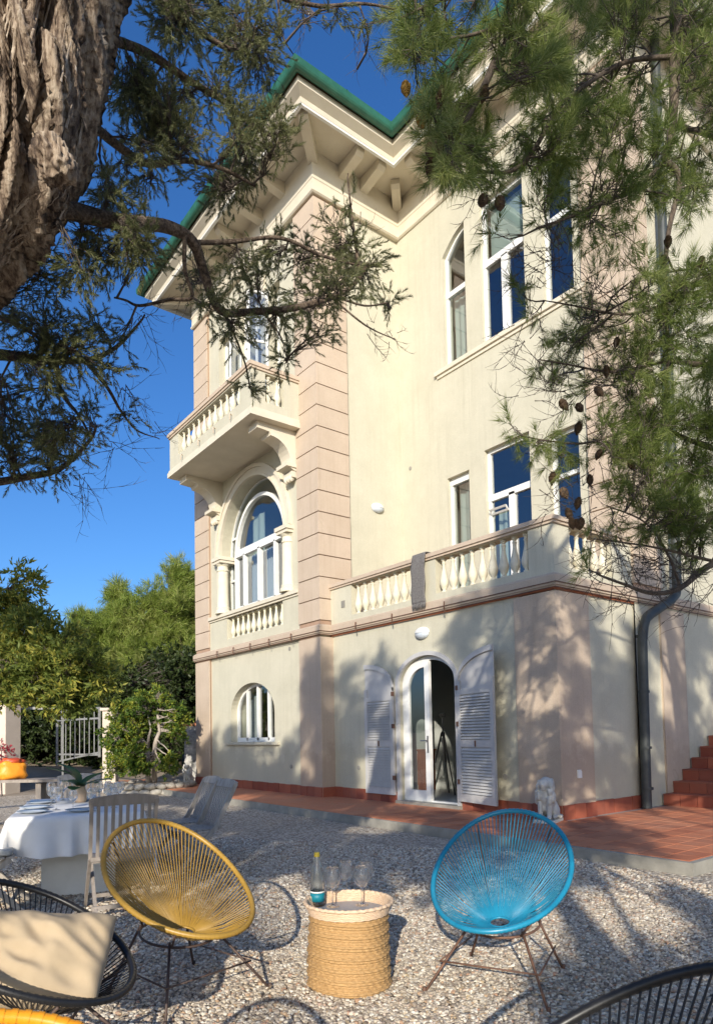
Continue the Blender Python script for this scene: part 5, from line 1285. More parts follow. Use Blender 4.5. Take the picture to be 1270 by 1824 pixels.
def grow(root, limbs, clusters, protos, fol, twig, branch_mat, rng, scale=1.0, droop=0.0, twig_r=.0022, link_r=.006, outward=.6, gnarl=.01):
    """limbs: (points, r0, r1); clusters: (centre, radius, sprays, spread of twigs)."""
    nodes_ = []
    for pts, r0, r1 in limbs:
        sp = smooth_path(pts, 6)
        sp = [p + Vector((noise.noise(p * 3.1), noise.noise(p * 3.1 + Vector((7, 0, 0))), noise.noise(p * 3.1 + Vector((0, 9, 0))))) * gnarl * (1 if 0 < i < len(sp) - 1 else 0) for i, p in enumerate(sp)]
        rad = [(r0 + (r1 - r0) * i / (len(sp) - 1)) * (1 + .12 * noise.noise(p * 9)) for i, p in enumerate(sp)]
        mb = MB(); mb.tube(sp, rad, 8 if r0 < .02 else 14); mb.build('branch', branch_mat, root, absolute=True, smooth=True)
        nodes_ += [(p, r) for p, r in zip(sp, rad)]
    NP = np.array([tuple(p) for p, r in nodes_]); parts = []; P, D, S = [], [], []; A, B, RR = [], [], []
    lm = MB()
    for C, Rd, n in clusters:
        C = np.array(C); d = np.linalg.norm(NP - C, axis=1); q = NP[np.argmin(d + rng.uniform(0, .15, len(d)) * d.min())]
        v = C - q; L = np.linalg.norm(v)
        k = max(3, int(L / .08)); k = min(k, 8); side = unit(np.cross(v, rng.normal(size=3))) * L * .12
        pth = [q + v * t + side * math.sin(math.pi * t) + np.array([0, 0, -.10 * L * t * (1 - t)]) + rng.normal(size=3) * .012 * L * (0 < t < 1) for t in np.linspace(0, 1, k + 1)]
        r0 = min(link_r * (1 + L), .03 * max(1, link_r / .006))
        lm.tube([Vector(p) for p in pth], [float(v_) for v_ in np.linspace(r0, link_r * .35, k + 1)], 5, cap=False)
        u = unit(rng.normal(size=(n, 3))) * (rng.uniform(0, 1, (n, 1)) ** .42) * Rd; Q = C + u
        base = np.array(pth)[rng.randint(max(0, k - 2), k + 1, n)] + rng.normal(size=(n, 3)) * Rd * .08
        mid = base * .5 + Q * .5 + rng.normal(size=(n, 3)) * Rd * .12
        A += [base, mid]; B += [mid, Q]; RR += [np.full(n, twig_r * 1.5), np.full(n, twig_r)]
        P.append(Q); D.append(outward * unit(Q - base) + .35 * rng.normal(size=(n, 3)) + np.array([0, 0, droop])); S.append(rng.uniform(.75, 1.2, n) * scale)
        # side sprays along the twigs
        h = n // 2; P.append(mid[:h]); D.append(unit(Q - base)[:h] + .6 * rng.normal(size=(h, 3)) + np.array([0, 0, droop])); S.append(rng.uniform(.6, 1.0, h) * scale)
    if lm.v: lm.build('twigs', twig, root, absolute=True, smooth=True, kind='stuff')
    if P:
        V, F = thin_twigs(np.concatenate(A), np.concatenate(B), np.concatenate(RR), rng); link_mesh(np_mesh(V, F), 'fine_twigs', twig, root, absolute=True, kind='stuff')
        V, F = scatter(protos, np.concatenate(P), np.concatenate(D), np.concatenate(S), rng); link_mesh(np_mesh(V, F), 'foliage', fol, root, absolute=True, kind='stuff')
def clusters_px(lst, rng, jit=.25):          # (px, py, radius px, distance, sprays)
    out = []
    for x, y, r, d, n in lst:
        k = max(1, int(round(r / 38)));
        m = max(1, k * k)
        for i in range(m):
            a = rng.uniform(0, 6.28); q = r * .75 * math.sqrt(rng.uniform(0, 1)) if m > 1 else 0
            dd = d + rng.uniform(-jit, jit); c = at(x + q * math.cos(a), y + q * math.sin(a), dd)
            out.append((tuple(c), r / _f * d / max(1, k) * 1.05, max(4, int(n / m))))
    return out

# ================================================================== THE OLD JUNIPER
rng = np.random.RandomState(11)
D0 = 2.35
jbase = at(-560, 1900, 2.5); jbase.z = 0
jun = thing('juniper_tree', 'old leaning juniper with shaggy peeling bark and dark feathery boughs', 'tree', tuple(jbase))
axis_px = [(-760, 1900, 2.6), (-740, 1300, 2.6), (-600, 900, 2.55), (-400, 640, 2.45), (-210, 470, 2.38), (-80, 370, 2.34), (8, 250, 2.34), (56, 90, 2.36), (92, -60, 2.4), (170, -260, 2.5), (280, -520, 2.7)]
axis = [at(x, y, d) for x, y, d in axis_px]; axis[0].z = -.05
ap = smooth_path(axis, 26); NR = 150; vs = []; 
rad_ = np.interp(np.linspace(0, 1, len(ap)), [0, .2, .45, .62, .78, 1], [.36, .30, .275, .255, .24, .17])
def trunk_surface(ap, rad_, NR):
    vs = []; nrm = None; m = len(ap)
    for i in range(m):
        t = (ap[min(i + 1, m - 1)] - ap[max(i - 1, 0)]).normalized()
        if nrm is None: nrm = t.orthogonal().normalized()
        else: nrm = (nrm - t * nrm.dot(t)).normalized()
        bn = t.cross(nrm); ln = i * .028
        for k in range(NR):
            a = 2 * math.pi * k / NR; tw = a + ln * .9
            cx, cy = math.cos(tw), math.sin(tw)
            big = noise.noise(Vector((cx * 1.3, cy * 1.3, ln * .35 + 4))) * .20
            flu = noise.noise(Vector((cx * 3.6, cy * 3.6, ln * .55))) 
            flu = -abs(flu) ** .8 * .34; ck = noise.noise(Vector((cx * 2.6 + 3, cy * 2.6, ln * .8 + 9))) + .25 * noise.noise(Vector((cx * 7, cy * 7, ln * 2.2))); flu -= .46 * max(0, 1 - abs(ck) * 4.2); ck = noise.noise(Vector((cx * 6 + 1, cy * 6, ln * 1.1 + 2))); flu -= .12 * max(0, 1 - abs(ck) * 6)
            fib = noise.noise(Vector((cx * 10, cy * 10, ln * .55))) * .075 + noise.noise(Vector((cx * 30, cy * 30, ln * 1.0))) * .05 + noise.noise(Vector((cx * 75, cy * 75, ln * 1.8))) * .026
            r = float(rad_[i]) * (1.05 + big + flu + fib)
            vs.append(ap[i] + r * (math.cos(a) * nrm + math.sin(a) * bn))
    fs = [(i * NR + k, i * NR + (k + 1) % NR, (i + 1) * NR + (k + 1) % NR, (i + 1) * NR + k) for i in range(m - 1) for k in range(NR)]
    return vs, fs
mb = MB(); mb.add(*trunk_surface(ap, rad_, NR)); tk = mb.build('trunk', M['bark'], jun, absolute=True, smooth=True)
# loose bark: strips that have come away from the trunk
mb = MB(); rr = np.random.RandomState(9); TV = mb; src = tk.data.vertices
for q in range(620):
    i = rr.randint(70, len(ap) - 40); k = rr.randint(0, NR); L = rr.randint(5, 22); w = float(rr.uniform(.002, .0065)); lift = float(rr.uniform(.004, .022)); curl = rr.randint(0, 3); row = []
    for j in range(L):
        i2 = min(i + j, len(ap) - 2); kk = (k + int(j * .06)) % NR; o = (src[i2 * NR + kk].co - ap[i2]).normalized(); tdir = (ap[i2 + 1] - ap[i2 - 1]).normalized(); s_ = o.cross(tdir)
        rr_ = sum((src[min(max(i2 + d_, 0), len(ap) - 1) * NR + kk].co - ap[min(max(i2 + d_, 0), len(ap) - 1)]).length for d_ in (-4, -2, 0, 2, 4)) / 5
        u = j / (L - 1); e = .004 + lift * max(0, (u - .55) / .45 if curl else (.4 - u) / .4) ** 1.7
        row.append((ap[i2] + o * (rr_ + e), s_ * w * (1 - .6 * u), o))
    vv = [q_ for c, s_, o in row for q_ in (c - s_, c + o * .0015, c + s_)]
    mb.add(vv, [f for j in range(L - 1) for f in ((3 * j, 3 * j + 1, 3 * j + 4, 3 * j + 3), (3 * j + 1, 3 * j + 2, 3 * j + 5, 3 * j + 4))])
o = mb.build('peeling_bark', M['barkstrip'], jun, absolute=True, smooth=True, kind='stuff')
# burl where the lower boughs leave
mb = MB(); c = at(96, 285, 2.16)
mb.ellipsoid((0, 0, 0), (.075, .07, .085), n=90, m=60); mb.v = [tuple(Vector(p) * (1 + .30 * noise.noise(Vector(p) * 13) - .45 * abs(noise.noise(Vector((p[0], p[1], p[2] * .5)) * 30)) - .25 * abs(noise.noise(Vector((p[0], p[1], p[2] * .5)) * 70))) + c) for p in mb.v]; mb.build('burl', M['bark'], jun, absolute=True, smooth=True)
def L_(pts, r0, r1): return ([at(*p) for p in pts], r0, r1)
jl = [L_([(70, 360, 2.35), (150, 378, 2.5), (230, 395, 2.6), (300, 405, 2.75), (345, 432, 2.85), (366, 490, 2.95), (392, 552, 3.0), (450, 556, 3.05), (540, 545, 3.15), (615, 520, 3.2), (655, 470, 3.25)], .032, .009),
      L_([(345, 432, 2.85), (420, 430, 2.95), (500, 425, 3.05), (570, 455, 3.15), (640, 470, 3.2)], .012, .005),
      L_([(640, 480, 3.2), (632, 410, 3.25), (625, 355, 3.3), (620, 308, 3.3)], .009, .003),
      L_([(600, 530, 3.2), (650, 545, 3.25), (690, 540, 3.3)], .006, .003), L_([(590, 530, 3.2), (650, 580, 3.25), (705, 605, 3.3)], .006, .002),
      L_([(395, 550, 3.0), (420, 600, 3.05), (438, 650, 3.1), (445, 690, 3.1)], .006, .003), L_([(470, 556, 3.05), (500, 600, 3.1), (510, 645, 3.1)], .005, .002),
      L_([(330, 420, 2.8), (328, 480, 2.85), (340, 530, 2.9), (300, 535, 2.9), (250, 545, 2.9), (225, 535, 2.9), (204, 530, 2.9)], .010, .004),
      L_([(140, 200, 2.45), (200, 250, 2.7), (262, 288, 2.8), (330, 284, 2.9), (400, 300, 3.0), (455, 330, 3.1)], .020, .006),
      L_([(170, 60, 2.45), (250, 85, 2.7), (330, 140, 2.9), (400, 180, 3.0), (470, 235, 3.1), (515, 240, 3.15)], .020, .006),
      L_([(220, -60, 2.5), (290, 0, 2.7), (350, 50, 2.9), (420, 90, 3.0), (480, 60, 3.1)], .020, .006),
      L_([(240, -300, 2.6), (400, -150, 2.8), (480, -20, 3.0), (560, 8, 3.1), (640, 4, 3.15), (705, 16, 3.2)], .016, .004),
      L_([(495, -5, 3.0), (503, 60, 3.05), (522, 95, 3.1)], .005, .002), L_([(640, 4, 3.15), (655, 70, 3.2), (632, 128, 3.2)], .004, .0015),
      L_([(-120, 640, 2.4), (0, 632, 2.7), (60, 640, 2.8), (110, 645, 2.9), (165, 640, 3.0), (215, 610, 3.1), (258, 560, 3.2)], .026, .004),
      L_([(150, 645, 2.95), (190, 690, 3.05), (215, 730, 3.1), (245, 765, 3.15), (285, 782, 3.2)], .010, .002), L_([(100, 650, 2.9), (110, 700, 3.0), (140, 740, 3.05), (160, 775, 3.1)], .012, .004),
      L_([(-200, 860, 2.5), (-40, 862, 2.9), (50, 848, 3.1), (110, 832, 3.2), (160, 785, 3.3), (172, 760, 3.3)], .022, .005),
      L_([(-60, 560, 2.4), (0, 565, 2.8), (50, 590, 2.9), (90, 620, 3.0)], .014, .006)]
jc = [(300, 60, 90, 2.9, 130), (400, 40, 80, 3.0, 110), (455, 110, 55, 3.05, 60), (270, 150, 80, 2.75, 110), (345, 180, 80, 2.9, 110), (430, 200, 60, 3.0, 70), (490, 235, 38, 3.1, 42), (250, 235, 60, 2.75, 70), (225, 320, 60, 2.7, 60), (390, 320, 55, 3.0, 60), (435, 300, 45, 3.05, 45), (310, 250, 60, 2.85, 60),
      (200, 420, 75, 2.7, 90), (130, 450, 60, 2.6, 60), (70, 490, 45, 2.6, 35), (240, 430, 40, 2.75, 35), (350, 480, 40, 2.95, 25), (430, 470, 38, 3.0, 26), (480, 452, 36, 3.05, 26), (540, 462, 42, 3.15, 40), (605, 440, 45, 3.2, 46), (645, 478, 42, 3.25, 46), (600, 515, 40, 3.2, 44), (540, 548, 38, 3.15, 40), (490, 560, 34, 3.1, 32), (420, 575, 36, 3.0, 32), (570, 590, 24, 3.2, 16), (690, 540, 16, 3.3, 12), (445, 688, 15, 3.1, 12), (510, 640, 18, 3.1, 14), (380, 540, 28, 3.0, 18), (460, 490, 26, 3.05, 14), (625, 360, 16, 3.3, 6),
      (80, 590, 48, 2.9, 55), (135, 620, 45, 2.95, 50), (170, 575, 26, 3.0, 18), (25, 560, 36, 2.8, 26), (60, 650, 40, 2.85, 36), (195, 650, 30, 3.05, 14), (215, 610, 30, 3.1, 12), (90, 690, 30, 2.95, 14), (30, 700, 30, 2.9, 20),
      (50, 770, 60, 3.1, 70), (110, 770, 50, 3.15, 52), (20, 820, 45, 3.1, 46), (90, 825, 40, 3.2, 36), (160, 770, 30, 3.3, 20), (150, 720, 24, 3.1, 12), (220, 740, 20, 3.15, 8), (10, 740, 30, 3.0, 22),
      (540, 5, 26, 3.1, 14), (600, 12, 20, 3.1, 8), (495, 40, 26, 3.05, 14), (650, 40, 16, 3.15, 4)]
pj = [proto_juniper(rng) for _ in range(7)]
jc = [(x, y, r_, d, int(n * 1.45)) for x, y, r_, d, n in jc]
grow(jun, jl, clusters_px(jc, rng), pj, M['juniper'], M['twig'], M['limbbark'], rng, scale=.72, droop=-.15, twig_r=.0016, link_r=.0045)
# bare hanging twig ends
A, B, RR = [], [], []
for x, y, d, n, ln in [(250, 560, 3.2, 40, .10), (215, 690, 3.1, 46, .12), (270, 770, 3.2, 26, .10), (200, 800, 3.25, 34, .12), (120, 860, 3.15, 24, .14), (640, 40, 3.15, 26, .12), (540, 20, 3.1, 20, .10), (630, 400, 3.25, 30, .08), (660, 580, 3.25, 26, .09), (590, 370, 3.2, 18, .08), (330, 500, 2.9, 22, .1), (430, 520, 3.0, 24, .09), (150, 850, 3.2, 20, .13), (690, 600, 3.3, 10, .06)]:
    c0 = np.array(at(x, y, d)); m = max(5, n // 5); out_ = unit(rng.normal(size=(m, 3)) * .8 + np.array([.55, -.1, -.45]))
    a1, b1, r1, tip = arcs(c0 + rng.normal(size=(m, 3)) * .02, out_, ln * rng.uniform(1.1, 2.6, m), .0023, rng, 5, 1.0); A += a1; B += b1; RR += r1
    for st_ in range(1, 5):                   # side twiglets along each arc
        P0 = a1[st_] if st_ < 5 else tip; a2, b2, r2, _t = arcs(P0, unit(b1[st_] - a1[st_]) + .9 * unit(rng.normal(size=(m, 3))), ln * rng.uniform(.35, .9, m), .0014, rng, 3, .8); A += a2; B += b2; RR += r2
V, F = thin_twigs(np.concatenate(A), np.concatenate(B), np.concatenate(RR), rng); link_mesh(np_mesh(V, F), 'bare_twigs', M['twig'], jun, absolute=True, kind='stuff')

# ================================================================== THE PINE
rng = np.random.RandomState(21)
pbase = at(1900, 1560, 4.6); pbase.z = 0
pine = thing('pine_tree', 'pine whose hanging needle boughs and cones veil the villa', 'tree', tuple(pbase))
top = pbase + Vector((-.3, .3, 7.2))
plimb = [([pbase + Vector((0, 0, -.1)), pbase + Vector((.1, .05, 2)), pbase + Vector((-.05, .15, 4.4)), top], .17, .09),
         ([pbase + Vector((-.1, .15, 4.6)), at(1500, -330, 4.2), at(1300, -230, 3.9), at(1212, -60, 3.7), at(1204, 100, 3.65), at(1197, 220, 3.65), at(1185, 286, 3.65)], .045, .020),
         L_([(1185, 286, 3.65), (1130, 335, 3.6), (1060, 366, 3.55), (1000, 392, 3.5), (960, 405, 3.45)], .014, .005), L_([(1185, 286, 3.65), (1210, 320, 3.7), (1190, 420, 3.75), (1186, 520, 3.8), (1190, 640, 3.85), (1180, 760, 3.9)], .018, .008),
         ([top + Vector((0, 0, -1.2)), at(1400, -420, 4.0), at(1150, -240, 3.6), at(990, -70, 3.3), at(930, 35, 3.2), at(880, 110, 3.1), at(862, 150, 3.05), at(835, 205, 3.0), at(800, 250, 3.0)], .040, .006),
         L_([(930, 35, 3.2), (850, 60, 3.1), (790, 70, 3.0), (740, 110, 2.95)], .010, .003), L_([(990, -70, 3.3), (880, -40, 3.1), (780, 0, 3.0), (715, 30, 2.95)], .012, .004),
         L_([(1000, 180, 3.5), (950, 270, 3.4), (910, 305, 3.35), (860, 305, 3.3), (815, 308, 3.25), (775, 280, 3.2)], .013, .004), L_([(1204, 100, 3.65), (1110, 110, 3.6), (1000, 180, 3.5)], .014, .010),
         L_([(1188, 540, 3.8), (1120, 560, 3.75), (1040, 545, 3.7), (970, 535, 3.65)], .009, .003), L_([(1188, 640, 3.85), (1100, 660, 3.8), (1020, 650, 3.75), (960, 640, 3.7)], .010, .003),
         L_([(1180, 760, 3.9), (1110, 770, 3.8), (1040, 790, 3.7), (980, 785, 3.6), (930, 775, 3.55)], .010, .003),
         ([pbase + Vector((0, .1, 2.6)), at(1420, 930, 4.1), at(1275, 1000, 3.8), at(1212, 1046, 3.7), at(1161, 1056, 3.65), at(1110, 1040, 3.6), at(1064, 1022, 3.55)], .024, .005),
         L_([(1275, 1000, 3.8), (1210, 985, 3.7), (1130, 970, 3.65), (1060, 960, 3.6)], .010, .003), L_([(1212, 1046, 3.7), (1190, 990, 3.7), (1150, 930, 3.68), (1080, 900, 3.62)], .009, .003),
         ([pbase + Vector((0, .1, 3.8)), at(1420, 620, 4.2), at(1280, 650, 4.0), at(1188, 640, 3.85)], .030, .012),
         ([pbase + Vector((0, .1, 3.2)), at(1420, 820, 4.2), at(1280, 800, 4.0), at(1180, 760, 3.9)], .026, .010),
         ([pbase + Vector((0, .1, 5.2)), at(1450, 200, 4.3), at(1300, 240, 4.0), at(1197, 220, 3.65)], .030, .012)]
pc_ = []
def region(poly, n, d, r, sprays):           # clusters spread through an outline in the view
    xs_ = [p[0] for p in poly]; ys_ = [p[1] for p in poly]; k = 0
    while k < n:
        x, y = rng.uniform(min(xs_), max(xs_)), rng.uniform(min(ys_), max(ys_)); c = False
        for i in range(len(poly)):
            (x1, y1), (x2, y2) = poly[i], poly[i - 1]
            if (y1 > y) != (y2 > y) and x < (x2 - x1) * (y - y1) / (y2 - y1) + x1: c = not c
        if c:
            dd = d + rng.uniform(-.35, .35); pc_.append((tuple(at(x, y, dd)), r * rng.uniform(.8, 1.25) / _f * d, int(sprays * rng.uniform(.7, 1.3)))); k += 1
region([(720, -60), (1000, -60), (980, 180), (900, 215), (800, 190), (730, 130), (705, 40)], 36, 3.1, 38, 10)
region([(960, -60), (1330, -60), (1330, 330), (1100, 340), (960, 260)], 62, 3.7, 44, 12)
region([(880, 170), (1200, 200), (1270, 560), (1060, 470), (960, 340)], 38, 3.6, 38, 11)
region([(745, 190), (850, 180), (900, 260), (860, 300), (790, 290)], 16, 3.1, 32, 13)
region([(1030, 480), (1330, 430), (1330, 760), (1120, 780), (1000, 640)], 52, 3.9, 42, 13)
region([(1050, 760), (1330, 740), (1330, 990), (1150, 960)], 42, 3.9, 44, 13)
pc_ += [(tuple(at(x, y, d)), r / _f * d, n) for x, y, d, r, n in [(735, 100, 2.95, 22, 6), (745, 165, 2.95, 20, 5), (790, 230, 3.0, 30, 10), (960, 790, 3.6, 34, 18), (915, 765, 3.55, 20, 7), (1000, 820, 3.65, 30, 12), (1045, 965, 3.6, 15, 4), (1160, 945, 3.65, 26, 8), (1045, 1015, 3.55, 10, 3), (1090, 930, 3.6, 20, 4), (880, 415, 3.45, 20, 3), (925, 520, 3.6, 14, 4), (950, 560, 3.65, 22, 4), (960, 640, 3.7, 26, 5), (985, 690, 3.75, 26, 5), (870, 335, 3.3, 20, 4), (830, 330, 3.25, 18, 3), (1240, 930, 3.75, 36, 9), (1230, 1010, 3.75, 20, 4)]]
pp_ = [proto_pine(rng) for _ in range(8)]
grow(pine, plimb, pc_, pp_, M['pineneedle'], M['twig'], M['pinebark'], rng, scale=1.0, droop=-.05, twig_r=.0020, link_r=.0045, outward=.9)
# bare lattice of twigs low in the pine
A, B, RR = [], [], []
for x, y, d, n, sp, ln in [(1150, 1010, 3.65, 150, .22, .14), (1230, 1020, 3.7, 110, .18, .14), (1090, 980, 3.6, 70, .14, .12), (1030, 880, 3.65, 70, .14, .12), (1120, 860, 3.75, 100, .2, .13), (960, 480, 3.6, 60, .12, .10), (940, 600, 3.65, 40, .08, .09), (1000, 680, 3.75, 110, .18, .12), (1080, 560, 3.75, 110, .2, .12), (870, 330, 3.3, 50, .1, .09), (1130, 700, 3.85, 120, .2, .12), (1000, 450, 3.6, 90, .15, .1)]:
    c0 = np.array(at(x, y, d)); m = max(6, n // 5); P0 = c0 + rng.normal(size=(m, 3)) * sp * .5
    a1, b1, r1, tip = arcs(P0, unit(rng.normal(size=(m, 3)) + np.array([-.35, .25, -.1])), ln * rng.uniform(1.4, 3.2, m), .0034, rng, 6, .8); A += a1; B += b1; RR += r1
    for st_ in range(1, 6):
        a2, b2, r2, t2 = arcs(a1[st_], unit(b1[st_] - a1[st_]) + .9 * unit(rng.normal(size=(m, 3))), ln * rng.uniform(.5, 1.3, m), .0021, rng, 3, .9); A += a2; B += b2; RR += r2
A2, B2, RR = np.concatenate(A), np.concatenate(B), np.concatenate(RR); ok = np.linalg.norm(B2 - A2, axis=1) < .32
V, F = thin_twigs(A2[ok], B2[ok], RR[ok], rng); link_mesh(np_mesh(V, F), 'bare_twigs', M['twig'], pine, absolute=True, kind='stuff')
# cones
def cone_mesh():
    mb = MB(); n = 0; L = .075; prof = []
    for i in range(11):
        t = i / 10; r = .026 * (math.sin(math.pi * min(1, t * .82 + .16)) ** .8)
        mb.lathe([(max(r - .006, .001), L * t), (r, L * t + .002), (max(r - .004, .001), L * t + .0075)], 9, cap=False) if i < 10 else mb.lathe([(.008, L * t), (.001, L * t + .006)], 9)
    me = mb.mesh()
    for v in me.vertices:
        k = noise.noise(v.co * 160); v.co.x *= 1 + .25 * k; v.co.y *= 1 + .25 * k
    return me
cme = cone_mesh(); cme.materials.append(M['cone']); cgold = cme.copy(); cgold.materials.clear(); cgold.materials.append(M['cone_gold'])
cone_px = [(722, 145, 2.9, 1), (790, 152, 2.9, 0), (866, 150, 3.0, 0), (748, 205, 2.95, 1), (820, 225, 3.0, 0), (765, 255, 3.0, 0), (778, 250, 3.0, 0), (805, 262, 3.0, 0), (765, 285, 3.05, 0), (800, 242, 2.95, 0), (862, 348, 3.25, 0), (890, 350, 3.25, 0), (1190, 420, 3.6, 0), (1250, 455, 3.7, 0), (1180, 455, 3.7, 0), (1235, 470, 3.8, 0), (998, 712, 3.65, 0), (1028, 720, 3.65, 0), (1033, 750, 3.65, 0), (1000, 870, 3.6, 0), (985, 840, 3.6, 0), (1032, 885, 3.6, 0), (1080, 650, 3.75, 0), (1100, 600, 3.75, 0), (1060, 690, 3.75, 0), (1017, 922, 3.6, 0), (1025, 924, 3.6, 0), (1035, 922, 3.6, 0), (1050, 845, 3.65, 0), (1120, 820, 3.7, 0), (1010, 905, 3.6, 0), (1150, 690, 3.8, 0), (1070, 800, 3.7, 0)]
for x, y, d, gold in cone_px:
    o = bpy.data.objects.new('cone', cgold if gold else cme); COL.objects.link(o); o.parent = pine; o.matrix_parent_inverse = Matrix.Translation(-pbase)
    p = at(x, y, d); o.location = p; o.rotation_euler = (math.pi + random.uniform(-.5, .5), random.uniform(-.5, .5), random.uniform(0, 6)); s = random.uniform(.7, 1.0) if d > 3.3 else random.uniform(.85, 1.1); o.scale = (s, s, s)

# ================================================================== TREES AND SHRUBS AROUND
def simple_tree(name, label, cat, base, trunk_pts, cl, protos, fol, twig, seed, scale=1.0, droop=0, twig_r=.006, link_r=.02, group=None, outward=.6, bark_m='pinebark'):
    rg = np.random.RandomState(seed); t = thing(name, label, cat, tuple(base), 0, group)
    limbs = [(p, r, r * .35) for p, r in trunk_pts]
    grow(t, limbs, cl(rg), protos, fol, twig, M[bark_m], rg, scale, droop, twig_r, link_r, outward, gnarl=.05); return t
rb = np.random.RandomState(5)
brush = [proto_brush(rb, 46, .34, .020) for _ in range(6)]; brush_big = [proto_brush(rb, 46, .45, .034) for _ in range(6)]
leaves = [proto_leaf(rb, 10, .085, .026, .18) for _ in range(7)]; small_leaves = [proto_leaf(rb, 14, .085, .04, .16) for _ in range(7)]; big_leaves = [proto_leaf(rb, 16, .16, .075, .35) for _ in range(6)]
# bright pine behind the villa's end
bp_ = at(300, 1320, 26); bp_.z = ground_z(bp_.x, bp_.y)
def crown_ellipsoids(blobs):
    def f(rg):
        out = []
        for x, y, r, d, n, m in blobs:
            c = np.array(at(x, y, d)); R_ = r / _f * d
            for k in range(m):
                u = unit(rg.normal(size=3)) * (rg.uniform(0, 1) ** .45) * R_ * np.array([1, 1, .85]); out.append((tuple(c + u), R_ * .42, n))
        return out
    return f
simple_tree('tall_pine', 'bright green bushy pine rising behind the end of the villa', 'tree', bp_, [([bp_, bp_ + Vector((.2, .2, 3)), bp_ + Vector((.5, .1, 5))], .2), ([bp_ + Vector((0, 0, 2)), bp_ + Vector((-1.5, .8, 3.8))], .09), ([bp_ + Vector((0, 0, 2.6)), bp_ + Vector((-2.6, 1.8, 4.2))], .08)],
            crown_ellipsoids([(300, 1090, 62, 26, 26, 16), (255, 1130, 66, 26, 26, 16), (195, 1130, 60, 25.5, 26, 14), (165, 1180, 60, 25.5, 24, 12), (330, 1050, 45, 26.5, 24, 10), (250, 1195, 62, 25, 26, 14), (310, 1180, 62, 25.5, 26, 14), (345, 1120, 60, 27, 24, 10), (215, 1080, 36, 26, 18, 6), (140, 1120, 30, 26, 18, 6)]), brush, M['fargreen'], M['twig'], 31, 1.0, .15, .008, .03)
b2 = at(60, 1330, 33); b2.z = ground_z(b2.x, b2.y)
simple_tree('dark_pine', 'darker pine standing past the gateway', 'tree', b2, [([b2, b2 + Vector((.1, .2, 4))], .2)], crown_ellipsoids([(30, 1170, 60, 33, 24, 14), (100, 1200, 60, 33, 24, 14), (-40, 1180, 70, 33, 24, 12), (60, 1230, 60, 32, 24, 12), (140, 1220, 50, 32, 22, 10)]), brush_big, M['fargreen'], M['twig'], 32, 1.0, .1, .01, .04)
# dense evergreen thicket beyond gate and villa
hb_ = at(110, 1340, 29); hb_.z = ground_z(hb_.x, hb_.y)
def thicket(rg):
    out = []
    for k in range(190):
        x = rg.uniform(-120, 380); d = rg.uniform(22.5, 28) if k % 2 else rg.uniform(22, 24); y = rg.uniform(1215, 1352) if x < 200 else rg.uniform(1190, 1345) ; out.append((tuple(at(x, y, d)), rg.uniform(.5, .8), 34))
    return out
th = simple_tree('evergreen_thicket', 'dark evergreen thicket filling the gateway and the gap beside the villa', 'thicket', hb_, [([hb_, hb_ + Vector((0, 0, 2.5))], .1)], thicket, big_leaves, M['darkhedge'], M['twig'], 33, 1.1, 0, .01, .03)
# shaded trunk near the villa's end
tb_ = at(318, 1345, 23.5); tb_.z = ground_z(tb_.x, tb_.y) - .1
dt = thing('tree_trunk', 'bare grey trunk in the shade between shrub and villa', 'tree', tuple(tb_)); mb = MB(); mb.tube([tb_, at(320, 1290, 23.5), at(314, 1230, 23.6), at(322, 1190, 23.8)], [.12, .10, .09, .07], 10); mb.build('trunk', M['pinebark'], dt, absolute=True, smooth=True)
# shrub in the stone bed
sb_ = at(268, 1375, 17.6); sb_.z = .2
simple_tree('garden_shrub', 'glossy green shrub with pale crooked stems in the stone edged bed', 'shrub', sb_,
            [([sb_ + Vector((-.05, 0, 0)), at(262, 1335, 17.5), at(248, 1310, 17.4), at(240, 1285, 17.4)], .07), ([sb_ + Vector((.1, 0, 0)), at(276, 1330, 17.4), at(284, 1300, 17.4), at(280, 1265, 17.4)], .075), ([at(262, 1335, 17.5), at(268, 1300, 17.3), at(262, 1270, 17.4)], .04)],
            crown_ellipsoids([(230, 1270, 34, 17.5, 26, 12), (285, 1262, 36, 17.6, 24, 11), (310, 1280, 24, 17.6, 20, 8), (215, 1320, 34, 17.2, 26, 14), (222, 1352, 30, 16.9, 24, 12), (250, 1352, 20, 16.9, 16, 7), (300, 1360, 18, 16.9, 18, 6), (250, 1300, 22, 17.6, 16, 6), (310, 1310, 18, 17.6, 12, 5)]), small_leaves, M['shrubleaf'], M['paletwig'], 34, 1.0, .2, .006, .012, bark_m='paletwig')
